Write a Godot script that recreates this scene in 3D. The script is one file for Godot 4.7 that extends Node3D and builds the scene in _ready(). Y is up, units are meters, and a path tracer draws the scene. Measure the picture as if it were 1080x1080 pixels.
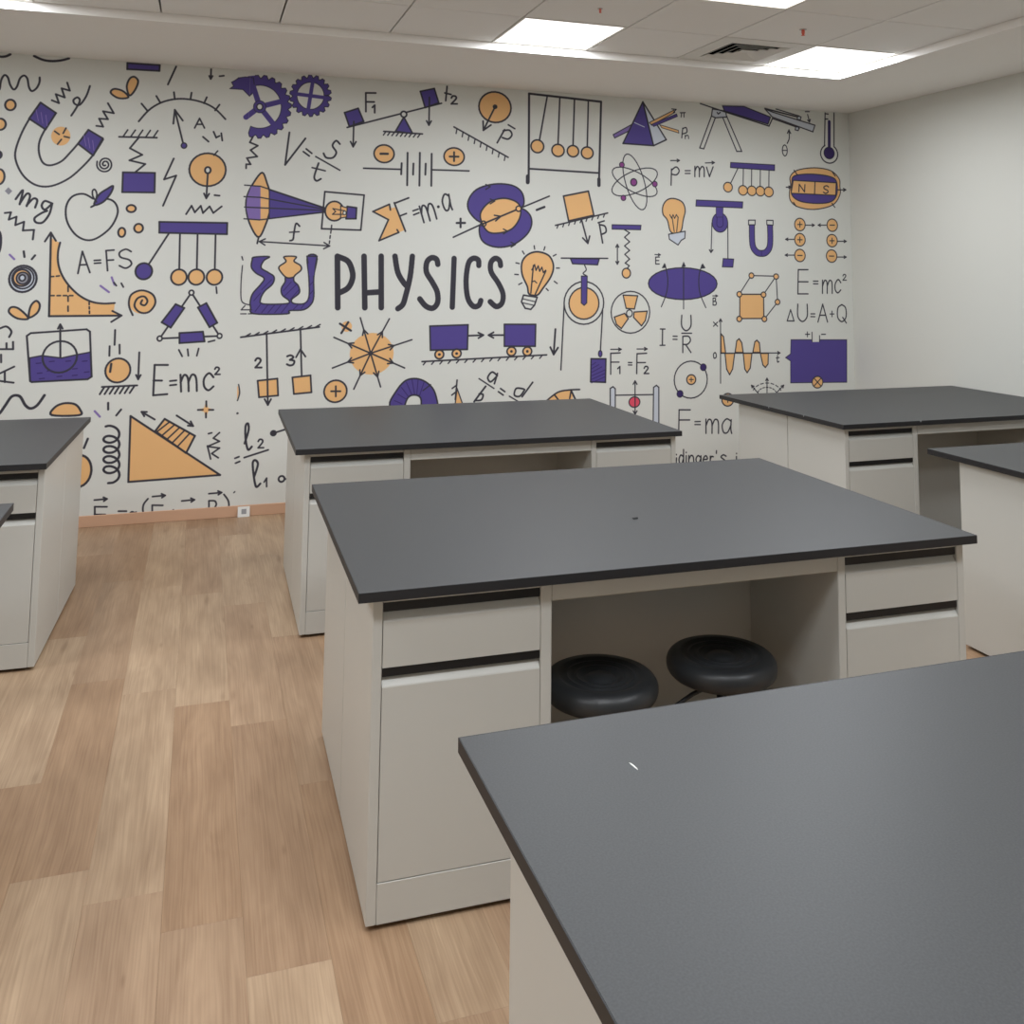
extends Node3D
# A school physics laboratory: island benches on a plank floor, a printed mural on the end wall,
# a clip-in tile ceiling with square light panels inside a dropped plaster border.
# x runs along the mural wall (0 = right corner), y is up, z runs away from the mural wall.

const SOFFIT_Y := 2.817      # underside of the plaster border
const TILE_Y := 2.863        # underside of the ceiling tiles
const FIELD_X := -0.9267     # right edge of the tile field
const FIELD_Z := 1.139       # edge of the tile field towards the mural wall
const COLS := 11
const ROWS := 9
const LEFT_X := -8.45
const REAR_Z := 7.7

var M := {}
var meshes := {}
var taken := {}

# ---------------------------------------------------------------- naming and metas
func numbered(called: String) -> String:
	var n: int = taken.get(called, 0)
	taken[called] = n + 1
	return called if n == 0 else "%s_%03d" % [called, n]

func tag(o: Node, label: String, category: String, group := "") -> void:
	o.set_meta("label", label)
	o.set_meta("category", category)
	if group != "":
		o.set_meta("group", group)

func thing(called: String, label: String, category: String, at := Vector3.ZERO, turn := 0.0, group := "") -> Node3D:
	var o := Node3D.new()
	o.name = numbered(called)
	add_child(o)
	o.position = at
	o.rotation.y = turn
	tag(o, label, category, group)
	return o

func setting(called: String) -> Node3D:
	var o := Node3D.new()
	o.name = called
	o.set_meta("kind", "structure")
	add_child(o)
	return o

func put(parent: Node, called: String, mesh: Mesh, mat: Material, at := Vector3.ZERO) -> MeshInstance3D:
	var o := MeshInstance3D.new()
	o.name = called
	o.mesh = mesh
	o.material_override = mat
	o.cast_shadow = GeometryInstance3D.SHADOW_CASTING_SETTING_ON
	parent.add_child(o, true)
	o.position = at
	return o

# ---------------------------------------------------------------- mesh helpers
func tri(st: SurfaceTool, a: Vector3, b: Vector3, c: Vector3, away: Vector3) -> void:
	var n := (c - a).cross(b - a).normalized()
	if n.dot(away) < 0.0:
		var t := b
		b = c
		c = t
		n = -n
	for p: Vector3 in [a, b, c]:
		st.set_normal(n)
		st.set_uv(Vector2(p.x, p.z))
		st.add_vertex(p)

func quad(st: SurfaceTool, a: Vector3, b: Vector3, c: Vector3, d: Vector3, away: Vector3) -> void:
	tri(st, a, b, c, away)
	tri(st, a, c, d, away)

func starts() -> SurfaceTool:
	var st := SurfaceTool.new()
	st.begin(Mesh.PRIMITIVE_TRIANGLES)
	return st

# a box with chamfered edges, added around a centre
func add_block(st: SurfaceTool, at: Vector3, size: Vector3, bev: float) -> void:
	var h := size * 0.5
	for ax in 3:
		var u := (ax + 1) % 3
		var v := (ax + 2) % 3
		for s: float in [-1.0, 1.0]:
			var q := []
			for k: Array in [[-1, -1], [1, -1], [1, 1], [-1, 1]]:
				var p := Vector3.ZERO
				p[ax] = s * h[ax]
				p[u] = k[0] * (h[u] - bev)
				p[v] = k[1] * (h[v] - bev)
				q.append(at + p)
			var away := Vector3.ZERO
			away[ax] = s
			quad(st, q[0], q[1], q[2], q[3], away)
		if bev <= 0.0:
			continue
		for su: float in [-1.0, 1.0]:
			for sv: float in [-1.0, 1.0]:
				var e := []
				for k: Array in [[-1, 0], [1, 0], [1, 1], [-1, 1]]:
					var p := Vector3.ZERO
					p[ax] = k[0] * (h[ax] - bev)
					p[u] = su * (h[u] - (bev if k[1] == 1 else 0.0))
					p[v] = sv * (h[v] - (0.0 if k[1] == 1 else bev))
					e.append(at + p)
				var away := Vector3.ZERO
				away[u] = su
				away[v] = sv
				quad(st, e[0], e[1], e[2], e[3], away)
	if bev > 0.0:
		for i in 8:
			var s := Vector3(1 if i & 1 else -1, 1 if i & 2 else -1, 1 if i & 4 else -1)
			tri(st, at + s * (h - Vector3(0, bev, bev)), at + s * (h - Vector3(bev, 0, bev)), at + s * (h - Vector3(bev, bev, 0)), s)

func block_mesh(size: Vector3, bev := 0.0) -> Mesh:
	var key := "%s/%s" % [size, bev]
	if not meshes.has(key):
		var st := starts()
		add_block(st, Vector3.ZERO, size, bev)
		meshes[key] = st.commit()
	return meshes[key]

# a box given by its low and high corner
func slab(parent: Node, called: String, lo: Vector3, hi: Vector3, mat: Material, bev := 0.0) -> MeshInstance3D:
	return put(parent, called, block_mesh(hi - lo, bev), mat, (lo + hi) * 0.5)

# a profile in (z, y) drawn out along x, centred on x
func extruded(profile: PackedVector2Array, length: float) -> Mesh:
	var st := starts()
	var mid := Vector2.ZERO
	for p in profile:
		mid += p / profile.size()
	var h := length * 0.5
	for i in profile.size():
		var a := profile[i]
		var b := profile[(i + 1) % profile.size()]
		var n := Vector2(b.y - a.y, a.x - b.x)
		if n.dot((a + b) * 0.5 - mid) < 0.0:
			n = -n
		quad(st, Vector3(-h, a.y, a.x), Vector3(h, a.y, a.x), Vector3(h, b.y, b.x), Vector3(-h, b.y, b.x), Vector3(0, n.y, n.x))
	var ids := Geometry2D.triangulate_polygon(profile)
	for i in range(0, ids.size(), 3):
		for s: float in [-1.0, 1.0]:
			var t := []
			for k in 3:
				var p := profile[ids[i + k]]
				t.append(Vector3(s * h, p.y, p.x))
			tri(st, t[0], t[1], t[2], Vector3(s, 0, 0))
	return st.commit()

# a profile of (radius, y) turned about the y axis
func lathe(profile: PackedVector2Array, sides: int) -> Mesh:
	var st := starts()
	st.set_smooth_group(0)
	for i in profile.size() - 1:
		var a := profile[i]
		var b := profile[i + 1]
		for k in sides:
			var t0 := TAU * k / sides
			var t1 := TAU * (k + 1) / sides
			var p := [Vector3(a.x * cos(t0), a.y, a.x * sin(t0)), Vector3(a.x * cos(t1), a.y, a.x * sin(t1)), Vector3(b.x * cos(t1), b.y, b.x * sin(t1)), Vector3(b.x * cos(t0), b.y, b.x * sin(t0))]
			for n: int in ([0, 1, 2, 0, 2, 3] if a.x > 0.0 and b.x > 0.0 else ([0, 2, 3] if a.x <= 0.0 else [0, 1, 2])):
				st.add_vertex(p[n])
	st.index()
	st.generate_normals()
	return st.commit()

func add_tube(st: SurfaceTool, path: PackedVector3Array, r: float, sides := 12) -> void:
	for i in path.size() - 1:
		var d := (path[i + 1] - path[i]).normalized()
		var u := d.cross(Vector3.UP if absf(d.y) < 0.9 else Vector3.RIGHT).normalized()
		var v := d.cross(u)
		for k in sides:
			var c0 := u * cos(TAU * k / sides) + v * sin(TAU * k / sides)
			var c1 := u * cos(TAU * (k + 1) / sides) + v * sin(TAU * (k + 1) / sides)
			quad(st, path[i] + c0 * r, path[i] + c1 * r, path[i + 1] + c1 * r, path[i + 1] + c0 * r, c0 + c1)
			tri(st, path[i], path[i] + c0 * r, path[i] + c1 * r, -d)
			tri(st, path[i + 1], path[i + 1] + c0 * r, path[i + 1] + c1 * r, d)

# ---------------------------------------------------------------- materials
func stuff(r: int, g: int, b: int, rough: float, spec := 0.5) -> StandardMaterial3D:
	var m := StandardMaterial3D.new()
	m.albedo_color = Color8(r, g, b)
	m.roughness = rough
	m.metallic_specular = spec
	return m

# fine tonal speckle, tiled in world space
func speckle(m: StandardMaterial3D, low: float, freq: float, scale: float, octaves := 3) -> void:
	var n := FastNoiseLite.new()
	n.seed = 11
	n.frequency = freq
	n.fractal_octaves = octaves
	var img := n.get_seamless_image(256, 256)
	img.convert(Image.FORMAT_RGB8)
	for y in 256:
		for x in 256:
			var v := low + (1.0 - low) * img.get_pixel(x, y).r
			img.set_pixel(x, y, Color(v, v, v))
	m.albedo_texture = ImageTexture.create_from_image(img)
	m.uv1_triplanar = true
	m.uv1_world_triplanar = true
	m.uv1_scale = Vector3.ONE * scale

# oak print: streaks along v with growth figure and a few knots
func oak_image() -> Image:
	var w := 512
	var h := 1024
	var fine := FastNoiseLite.new()
	fine.seed = 3
	fine.frequency = 0.02
	fine.fractal_octaves = 4
	var broad := FastNoiseLite.new()
	broad.seed = 8
	broad.frequency = 0.006
	broad.fractal_octaves = 3
	var knots := []
	var rng := RandomNumberGenerator.new()
	rng.seed = 21
	for i in 9:
		knots.append(Vector3(rng.randf() * w, rng.randf() * h, rng.randf_range(3.0, 7.0)))
	var img := Image.create(w, h, false, Image.FORMAT_RGB8)
	for y in h:
		for x in w:
			var warp := broad.get_noise_2d(x * 2.0, y * 0.5) * 14.0
			var v := 0.5 + 0.34 * fine.get_noise_2d((x + warp * 0.4) * 11.0, y * 0.20) + 0.34 * broad.get_noise_2d(x * 2.0 + 400.0, y * 0.8)
			v += 0.05 * sin((x + warp * 2.0) * 0.3 + broad.get_noise_2d(x * 1.2, y * 0.25) * 16.0)
			for k: Vector3 in knots:
				var dx := (x - k.x) / k.z
				var dy := (y - k.y) / (k.z * 2.6)
				var d := dx * dx + dy * dy
				if d < 9.0:
					v -= 0.42 * exp(-d * 0.8)
			v = clampf(v, 0.0, 1.0)
			img.set_pixel(x, y, Color(0.595, 0.500, 0.415).lerp(Color(0.775, 0.685, 0.590), v))
	return img

func make_materials() -> void:
	M.paint = stuff(211, 210, 202, 0.75, 0.3)
	M.white_paint = stuff(240, 239, 234, 0.75, 0.3)
	M.soffit = stuff(246, 243, 238, 0.8, 0.3)
	M.tile = stuff(246, 245, 242, 0.7, 0.3)
	M.void = stuff(22, 22, 24, 0.9, 0.2)
	M.trim = stuff(226, 224, 218, 0.5)
	M.steel_paint = stuff(197, 196, 189, 0.38)
	M.inner = stuff(186, 183, 172, 0.5)
	M.pull = stuff(17, 17, 19, 0.45)
	M.top = stuff(66, 67, 68, 0.45, 0.45)
	speckle(M.top, 0.80, 0.22, 4.0, 2)
	M.edge = stuff(27, 27, 30, 0.5)
	M.rubber = stuff(48, 50, 52, 0.38, 0.5)
	M.leg = stuff(24, 24, 26, 0.35)
	M.skirting = stuff(203, 163, 134, 0.55, 0.3)
	M.glow = stuff(255, 255, 255, 0.6)
	M.glow.emission_enabled = true
	M.glow.emission = Color(1.0, 0.985, 0.96)
	M.glow.emission_energy_multiplier = 1.6
	M.red = stuff(226, 92, 62, 0.4)
	M.chrome = stuff(190, 188, 184, 0.3)
	M.chrome.metallic = 0.9
	M.white = stuff(228, 227, 222, 0.6)
	M.grey_print = stuff(150, 150, 152, 0.7)
	var oak := ImageTexture.create_from_image(oak_image())
	M.oak = []
	for c: Color in [Color8(242, 235, 223), Color8(231, 220, 207), Color8(220, 206, 191), Color8(246, 240, 229), Color8(225, 210, 193)]:
		var m := stuff(255, 255, 255, 0.42, 0.4)
		m.albedo_color = c
		m.albedo_texture = oak
		M.oak.append(m)

# ---------------------------------------------------------------- the mural print
# Sheets of wallpaper are painted in millimetres: x from the left end of the print, y up from the floor.
const DOT := 0.44            # pixels per millimetre
const PRINT_H := 2817
var sheets := []
var inks := [Color8(58, 56, 64), Color8(84, 71, 140), Color8(232, 182, 124), Color8(217, 217, 210), Color8(200, 205, 214), Color8(140, 70, 135), Color8(222, 82, 104), Color8(140, 138, 146), Color8(60, 46, 98), Color8(132, 110, 172)]

class Sheet:
	var x0: int
	var x1: int
	var w: int
	var h: int
	var data: PackedByteArray

func new_sheet(x0: int, x1: int) -> void:
	var s := Sheet.new()
	s.x0 = x0
	s.x1 = x1
	s.w = int((x1 - x0) * DOT)
	s.h = int(PRINT_H * DOT)
	s.data = PackedByteArray()
	s.data.resize(s.w * s.h * 3)
	for i in s.w * s.h:
		s.data[i * 3] = inks[3].r8
		s.data[i * 3 + 1] = inks[3].g8
		s.data[i * 3 + 2] = inks[3].b8
	sheets.append(s)

func dye(s: Sheet, x: int, y: int, c: Color, a: float) -> void:
	var i := (y * s.w + x) * 3
	s.data[i] = int(lerpf(s.data[i], c.r8, a))
	s.data[i + 1] = int(lerpf(s.data[i + 1], c.g8, a))
	s.data[i + 2] = int(lerpf(s.data[i + 2], c.b8, a))

func stroke(a: Vector2, b: Vector2, width: float, c: Color) -> void:
	var r := width * 0.5 * DOT
	for s: Sheet in sheets:
		var p := Vector2((a.x - s.x0) * DOT, s.h - a.y * DOT)
		var q := Vector2((b.x - s.x0) * DOT, s.h - b.y * DOT)
		var d := q - p
		var l := maxf(d.length_squared(), 0.0001)
		for y in range(maxi(0, int(minf(p.y, q.y) - r - 1.0)), mini(s.h, int(maxf(p.y, q.y) + r + 2.0))):
			for x in range(maxi(0, int(minf(p.x, q.x) - r - 1.0)), mini(s.w, int(maxf(p.x, q.x) + r + 2.0))):
				var e := Vector2(x + 0.5, y + 0.5) - p
				var t := clampf(e.dot(d) / l, 0.0, 1.0)
				var cover := r + 0.5 - (e - d * t).length()
				if cover > 0.0:
					dye(s, x, y, c, minf(cover, 1.0))

func flood(points: PackedVector2Array, c: Color) -> void:
	for s: Sheet in sheets:
		var ps := PackedVector2Array()
		var lo := Vector2(1e9, 1e9)
		var hi := -lo
		for p in points:
			var q := Vector2((p.x - s.x0) * DOT, s.h - p.y * DOT)
			ps.append(q)
			lo = lo.min(q)
			hi = hi.max(q)
		if hi.x < 0.0 or lo.x > s.w:
			continue
		for y in range(maxi(0, int(lo.y)), mini(s.h, int(hi.y) + 1)):
			var first := maxi(0, int(lo.x))
			var last := mini(s.w, int(hi.x) + 2)
			var row := PackedFloat32Array()
			row.resize(maxi(0, last - first))
			for sub in 3:
				var yy := y + (sub + 0.5) / 3.0
				var cuts := []
				for i in ps.size():
					var a := ps[i]
					var b := ps[(i + 1) % ps.size()]
					if (a.y <= yy) != (b.y <= yy):
						cuts.append(a.x + (yy - a.y) / (b.y - a.y) * (b.x - a.x))
				cuts.sort()
				for k in range(0, cuts.size() - 1, 2):
					for x in range(maxi(first, int(cuts[k])), mini(last, int(cuts[k + 1]) + 1)):
						row[x - first] += clampf(minf(x + 1.0, cuts[k + 1]) - maxf(x, cuts[k]), 0.0, 1.0) / 3.0
			for i in row.size():
				if row[i] > 0.0:
					dye(s, first + i, y, c, row[i])

func pairs(v: Array) -> PackedVector2Array:
	var ps := PackedVector2Array()
	for i in range(0, v.size(), 2):
		ps.append(Vector2(v[i], v[i + 1]))
	return ps

func smooth(ps: PackedVector2Array, closed: bool) -> PackedVector2Array:
	var o := PackedVector2Array()
	var n := ps.size()
	for i in (n if closed else n - 1):
		var a := ps[(i - 1 + n) % n] if closed or i > 0 else ps[0]
		var b := ps[i]
		var c := ps[(i + 1) % n]
		var d := ps[(i + 2) % n] if closed or i + 2 < n else ps[n - 1]
		for k in 5:
			o.append(b.cubic_interpolate(c, a, d, k / 5.0))
	if not closed:
		o.append(ps[n - 1])
	return o

func trace(ps: PackedVector2Array, w: float, c: int, closed := false) -> void:
	for i in (ps.size() if closed else ps.size() - 1):
		stroke(ps[i], ps[(i + 1) % ps.size()], w, inks[c])

func line(w: float, c: int, v: Array) -> void:
	trace(pairs(v), w, c)

func curve(w: float, c: int, v: Array) -> void:
	trace(smooth(pairs(v), false), w, c)

func patch(fill: int, w: float, v: Array) -> void:
	flood(pairs(v), inks[fill])
	if w > 0.0:
		trace(pairs(v), w, 0, true)

func blob(fill: int, w: float, v: Array) -> void:
	var ps := smooth(pairs(v), true)
	flood(ps, inks[fill])
	if w > 0.0:
		trace(ps, w, 0, true)

func disc(fill: int, w: float, x: float, y: float, rx: float, ry: float, turn: float) -> void:
	var ps := PackedVector2Array()
	for i in 28:
		ps.append(Vector2(x, y) + Vector2(cos(TAU * i / 28.0) * rx, sin(TAU * i / 28.0) * ry).rotated(-deg_to_rad(turn)))
	if fill >= 0:
		flood(ps, inks[fill])
	if w > 0.0:
		trace(ps, w, 0, true)

func paint_mural() -> void:
	# squiggles and the horseshoe magnet
	curve(14,0,[888,2803,925,2791,956,2795,980,2809])
	curve(14,0,[1110,2809,1161,2789,1212,2786,1262,2795,1302,2810])
	curve(11,0,[912,2603,934,2591,940,2647,956,2680,975,2667,990,2623,1010,2596,1027,2615,1040,2665,1061,2685,1080,2668,1092,2616,1109,2593,1133,2612,1147,2648,1147,2680])
	disc(2,11,998,2501,28,32,0)
	disc(2,11,950,2381,30,34,0)
	line(11,0,[1300,2659,1317,2610,1271,2621,1291,2566,1241,2583,1261,2529,1221,2544])
	curve(11,0,[1428,2647,1410,2581,1377,2526,1348,2531,1341,2554,1362,2571,1376,2550,1356,2500,1333,2456])
	disc(8,11,953,2197,15,20,0)
	disc(2,11,963,2066,28,45,0)
	curve(11,0,[1160,2526,1106,2425,1064,2322,1040,2214,1057,2136,1102,2065,1169,2021,1247,2021,1335,2067,1405,2137,1468,2221,1519,2319])
	curve(11,0,[1244,2467,1193,2362,1167,2287,1168,2220,1192,2161,1234,2146,1293,2173,1339,2229,1379,2285,1436,2372])
	patch(1,11,[1160,2526,1248,2467,1196,2363,1103,2424])
	patch(1,11,[1433,2374,1516,2326,1468,2217,1379,2285])
	line(4,9,[1138,2480,1154,2414])
	line(4,9,[1409,2340,1425,2273])
	line(4,9,[1166,2466,1179,2399])
	line(4,9,[1434,2325,1447,2261])
	line(4,9,[1193,2451,1204,2385])
	line(4,9,[1460,2310,1470,2248])
	# orange spot with dashes, petals, bar, slash
	disc(2,0,1282,2327,53,58,0)
	line(9,0,[1247,2355,1272,2337])
	line(9,0,[1308,2378,1294,2345])
	line(9,0,[1301,2326,1329,2320])
	line(9,0,[1286,2307,1266,2276])
	blob(2,11,[1650,2591,1594,2582,1548,2612,1566,2638,1617,2628])
	blob(2,11,[1656,2603,1638,2657,1651,2707,1678,2723,1702,2696,1686,2639])
	patch(1,11,[1634,2807,1824,2808,1823,2771,1635,2768])
	line(11,0,[1921,2807,1877,2688])
	line(11,0,[2132,2806,2132,2742])
	line(11,0,[2142,2762,2132,2742,2122,2761])
	line(11,0,[2185,2764,2211,2769])
	line(11,0,[1535,2546,1571,2486,1510,2494,1540,2446,1490,2447,1515,2398,1477,2401])
	# dial
	curve(11,0,[1717,2443,1775,2520,1849,2573,1939,2600,2031,2599,2112,2579,2173,2545,2232,2487])
	line(11,0,[1765,2512,1728,2556])
	line(11,0,[1837,2570,1812,2610])
	line(11,0,[1922,2596,1915,2641])
	line(11,0,[2015,2601,2020,2645])
	line(11,0,[2098,2582,2113,2622])
	line(11,0,[2167,2540,2192,2579])
	line(11,0,[1984,2315,1925,2529])
	line(11,0,[1920,2440,1925,2529,1975,2463])
	disc(1,7,1989,2304,16,17,0)
	line(10,0,[2048,2420,2075,2483,2107,2423])
	line(10,0,[2059,2444,2094,2446])
	line(11,0,[2100,2366,2135,2337])
	line(11,0,[2163,2402,2180,2365,2200,2377])
	line(11,0,[2210,2395,2218,2348])
	# hanging block on a spring, bolt, wheel
	line(11,0,[1609,2340,1827,2346])
	line(9,0,[1631,2341,1656,2386])
	line(9,0,[1674,2342,1700,2387])
	line(9,0,[1717,2343,1743,2389])
	line(9,0,[1761,2344,1787,2390])
	line(9,0,[1805,2345,1831,2391])
	line(11,0,[1721,2340,1674,2272,1747,2234,1675,2196,1767,2177,1710,2122])
	patch(1,11,[1641,2120,1826,2124,1829,2001,1643,1997])
	line(11,0,[1932,2219,1881,2085,1951,2112,1882,1920])
	disc(2,11,2137,2157,110,105,0)
	line(9,0,[2171,2251,2193,2280])
	line(11,0,[2139,2136,2136,1975])
	line(11,0,[2152,2004,2136,1975,2121,2005])
	disc(3,11,2138,2154,17,20,0)
	line(11,0,[2185,1996,2215,1994])
	line(11,0,[2020,1871,2050,1925,2071,1884,2105,1926,2120,1881,2158,1924,2182,1883,2231,1926])
	curve(9,0,[1540,2160,1536,2157,1531,2157,1525,2162,1524,2170,1528,2179,1536,2184,1547,2182,1555,2172,1557,2158,1550,2145,1536,2138,1520,2142,1509,2157,1508,2176,1518,2194,1536,2202,1557,2197,1571,2178,1573,2152,1560,2129,1536,2120,1510,2128,1493,2151,1492,2182])
	# apple
	curve(11,0,[1481,1951,1425,1979,1365,1961,1334,1900,1342,1813,1389,1735,1451,1699,1512,1710,1583,1772,1619,1847,1620,1901,1593,1941,1549,1951,1501,1918,1472,1900])
	blob(1,11,[1489,1914,1511,1976,1558,2015,1589,2033,1578,1988,1538,1933])
	curve(9,0,[1501,1932,1479,1965,1475,1998,1487,2008,1500,1981,1495,1938])
	disc(2,11,1699,1897,26,22,0)
	disc(2,11,1652,1749,20,28,0)
	disc(2,11,1747,1777,25,27,0)
	# mg, zigzag, snail
	patch(7,0,[1015,2005,1037,1983,1019,1960,997,1982])
	curve(12,0,[1058,1935,1093,1989,1081,1905])
	curve(12,0,[1081,1909,1115,1969,1134,1956,1119,1895])
	curve(12,0,[1119,1900,1152,1941,1174,1932,1165,1888])
	curve(12,0,[1256,1915,1216,1929,1200,1900,1219,1877,1256,1915])
	curve(12,0,[1256,1915,1244,1851,1211,1800,1175,1799,1166,1825,1202,1856,1231,1870])
	line(11,0,[1005,1851,1037,1856,1028,1812,1068,1830,1065,1780,1110,1801,1107,1749,1166,1754,1163,1697])
	disc(8,11,978,1674,17,68,0)
	disc(4,12,1123,1462,73,78,0)
	disc(-1,9,1123,1466,58,62,0)
	disc(2,11,1117,1468,47,49,0)
	disc(7,9,1121,1466,33,35,0)
	disc(4,9,1119,1468,16,18,0)
	line(12,9,[1045,1604,1070,1578])
	line(12,0,[1118,1625,1124,1592])
	line(12,0,[1180,1602,1164,1579])
	# newton cradle
	line(11,0,[1922,1745,1818,1560])
	line(11,0,[1989,1747,1994,1525])
	line(11,0,[2093,1749,2098,1526])
	line(11,0,[2201,1751,2205,1527])
	patch(1,11,[1865,1819,2269,1822,2270,1750,1868,1751])
	disc(1,11,1789,1512,48,50,0)
	disc(2,11,1994,1477,46,48,0)
	disc(2,11,2097,1478,47,48,0)
	disc(2,11,2205,1478,47,48,0)
	# isotherm graph
	patch(2,0,[1256,1711,1288,1691,1307,1681,1312,1681,1304,1629,1306,1568,1323,1506,1357,1445,1404,1390,1456,1349,1514,1323,1572,1315,1633,1318,1631,1273,1652,1245,1281,1245])
	curve(11,0,[1312,1681,1304,1629,1306,1568,1323,1506,1357,1445,1404,1390,1456,1349,1514,1323,1572,1315,1633,1318])
	line(12,0,[1259,1738,1275,1241,1671,1242])
	line(11,0,[1229,1686,1258,1740,1288,1691])
	line(11,0,[1622,1270,1675,1242,1619,1204])
	line(9,0,[1272,1476,1288,1477])
	line(9,0,[1302,1479,1318,1481])
	line(9,0,[1278,1363,1296,1363])
	line(9,0,[1312,1363,1330,1363])
	line(9,0,[1346,1363,1364,1363])
	line(9,0,[1380,1363,1398,1363])
	line(9,0,[1369,1419,1371,1388])
	line(9,0,[1372,1359,1374,1329])
	line(9,0,[1375,1300,1377,1270])
	line(9,0,[1490,1323,1491,1309])
	line(9,0,[1492,1296,1493,1283])
	line(9,0,[1494,1270,1495,1256])
	line(12,9,[1548,1422,1597,1384])
	line(12,9,[1608,1474,1626,1429])
	line(10,0,[1419,1496,1437,1629,1485,1502])
	line(10,0,[1426,1547,1466,1550])
	line(10,0,[1506,1575,1540,1578])
	line(10,0,[1508,1558,1542,1561])
	line(10,0,[1613,1640,1569,1636,1583,1514])
	line(10,0,[1576,1577,1613,1580])
	curve(10,0,[1711,1632,1680,1646,1646,1626,1653,1597,1702,1581,1716,1554,1686,1530,1648,1545])
	# petals and spiral
	blob(2,11,[1165,1229,1107,1229,1061,1264,1069,1294,1110,1287])
	blob(2,11,[1168,1235,1173,1300,1201,1332,1222,1306,1210,1261])
	disc(2,0,1788,1324,73,72,0)
	curve(11,0,[1738,1244,1714,1304,1723,1367,1781,1395,1845,1371,1864,1317,1831,1264,1781,1260,1746,1298,1759,1344,1796,1358,1818,1331,1804,1304,1781,1313,1788,1335])
	# resistor triangle
	line(11,0,[2072,1381,1899,1100,2250,1111,2072,1381])
	patch(1,11,[1982,1310,2034,1286,1960,1166,1906,1199])
	patch(1,11,[2114,1289,2163,1316,2233,1193,2188,1166])
	patch(1,11,[2012,1132,2150,1139,2162,1078,2015,1070])
	disc(3,9,2072,1381,14,15,0)
	disc(3,9,1899,1100,14,15,0)
	disc(3,9,2250,1111,14,15,0)
	line(10,0,[2013,1029,2034,989])
	line(10,0,[2064,1032,2070,992])
	line(10,0,[2129,1035,2120,991])
	line(10,0,[2185,1075,2222,1084])
	line(10,0,[2218,1416,2223,1378])
	line(10,0,[1623,1442,1637,1423])
	line(10,0,[1664,1438,1677,1415])
	# lettering up the left edge
	curve(11,0,[1018,1172,1052,1182,1079,1153,1069,1121])
	line(11,0,[1091,1092,1094,1050,1025,1051])
	line(11,0,[1059,1051,1057,1085])
	line(11,0,[1032,1019,1035,975])
	line(11,0,[1105,948,1033,911])
	line(11,0,[1107,855,1035,867])
	line(11,0,[1057,923,1061,860])
	# tank with liquid
	patch(1,8,[1184,997,1248,1009,1355,993,1438,1011,1513,1025,1525,879,1505,864,1203,856,1194,862])
	line(11,0,[1194,862,1162,1126,1182,1142,1484,1161,1503,1147,1526,879,1505,864,1203,856,1194,862])
	disc(-1,11,1346,1000,93,93,0)
	line(11,0,[1349,1000,1338,1192])
	line(11,0,[1327,1167,1338,1192,1352,1167])
	line(6,8,[1221,964,1246,966])
	line(6,8,[1230,906,1255,908])
	line(6,8,[1291,973,1317,975])
	line(6,8,[1282,918,1308,920])
	line(6,8,[1380,973,1406,975])
	line(6,8,[1418,927,1444,929])
	line(6,8,[1470,971,1496,973])
	line(6,8,[1485,906,1511,908])
	line(6,8,[1337,884,1363,886])
	line(6,8,[1420,888,1446,890])
	line(6,8,[1243,874,1269,876])
	# falling ball
	disc(2,11,1670,912,70,72,0)
	line(13,0,[1631,952,1627,905])
	line(11,0,[1643,1155,1644,1066])
	line(11,0,[1617,1058,1618,1001])
	line(11,0,[1672,1066,1675,1013])
	line(11,0,[1586,816,1783,819])
	line(11,0,[1600,816,1576,773])
	line(11,0,[1628,817,1603,773])
	line(11,0,[1656,817,1631,774])
	line(11,0,[1684,818,1659,774])
	line(11,0,[1712,818,1687,774])
	line(11,0,[1740,819,1715,775])
	line(11,0,[1769,819,1743,775])
	line(11,0,[1786,1018,1787,856])
	line(11,0,[1800,881,1787,856,1774,882])
	# energy formula
	line(12,0,[1953,938,1877,940,1877,757,1957,761])
	line(12,0,[1875,846,1923,844])
	line(11,0,[1970,840,2006,843])
	line(11,0,[1971,814,2007,817])
	line(12,0,[2029,877,2037,774])
	curve(12,0,[2032,830,2048,872,2066,869,2076,838,2081,775])
	curve(12,0,[2077,830,2094,873,2114,870,2124,838,2129,775])
	curve(12,0,[2224,856,2197,882,2169,850,2171,802,2197,777,2226,800])
	curve(10,0,[2230,906,2238,917,2252,914,2254,901,2232,873])
	line(10,0,[2232,873,2262,873])
	# wave, dome, rays
	curve(15,0,[1024,666,1046,684,1072,727,1103,776,1144,775,1176,723,1206,703,1240,721,1275,777])
	blob(2,12,[1321,660,1334,704,1381,726,1440,720,1472,686,1470,654])
	line(12,9,[1553,674,1583,640])
	line(12,0,[1625,720,1627,681])
	line(12,0,[1699,678,1674,644])
	# coil spring
	curve(13,0,[1618,581,1641,584,1669,574,1690,553,1696,527,1686,502,1663,487,1637,485,1616,494,1610,508,1621,521,1644,524,1671,515,1693,493,1699,467,1689,442,1666,427,1640,425,1619,434,1613,449,1624,461,1647,464,1674,455,1695,434,1702,407,1692,383,1669,368,1642,366,1622,375,1616,390,1627,402,1650,405,1677,395,1698,374,1705,348,1695,323,1672,308,1645,306,1625,316,1619,330,1629,343,1653,346,1680,336,1701,315,1708,288,1698,264,1675,249,1648,247])
	# block on a wedge
	patch(2,12,[1754,637,2287,257,1760,247])
	patch(2,12,[1949,612,2129,502,2082,401,1898,541])
	line(9,0,[1978,593,1906,535])
	line(9,0,[2008,575,1937,512])
	line(9,0,[2038,557,1967,488])
	line(9,0,[2068,539,1998,465])
	line(9,0,[2099,520,2029,441])
	line(11,0,[1892,611,1815,660])
	line(11,0,[1832,633,1815,660,1845,658])
	line(11,0,[2017,630,2116,562])
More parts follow.
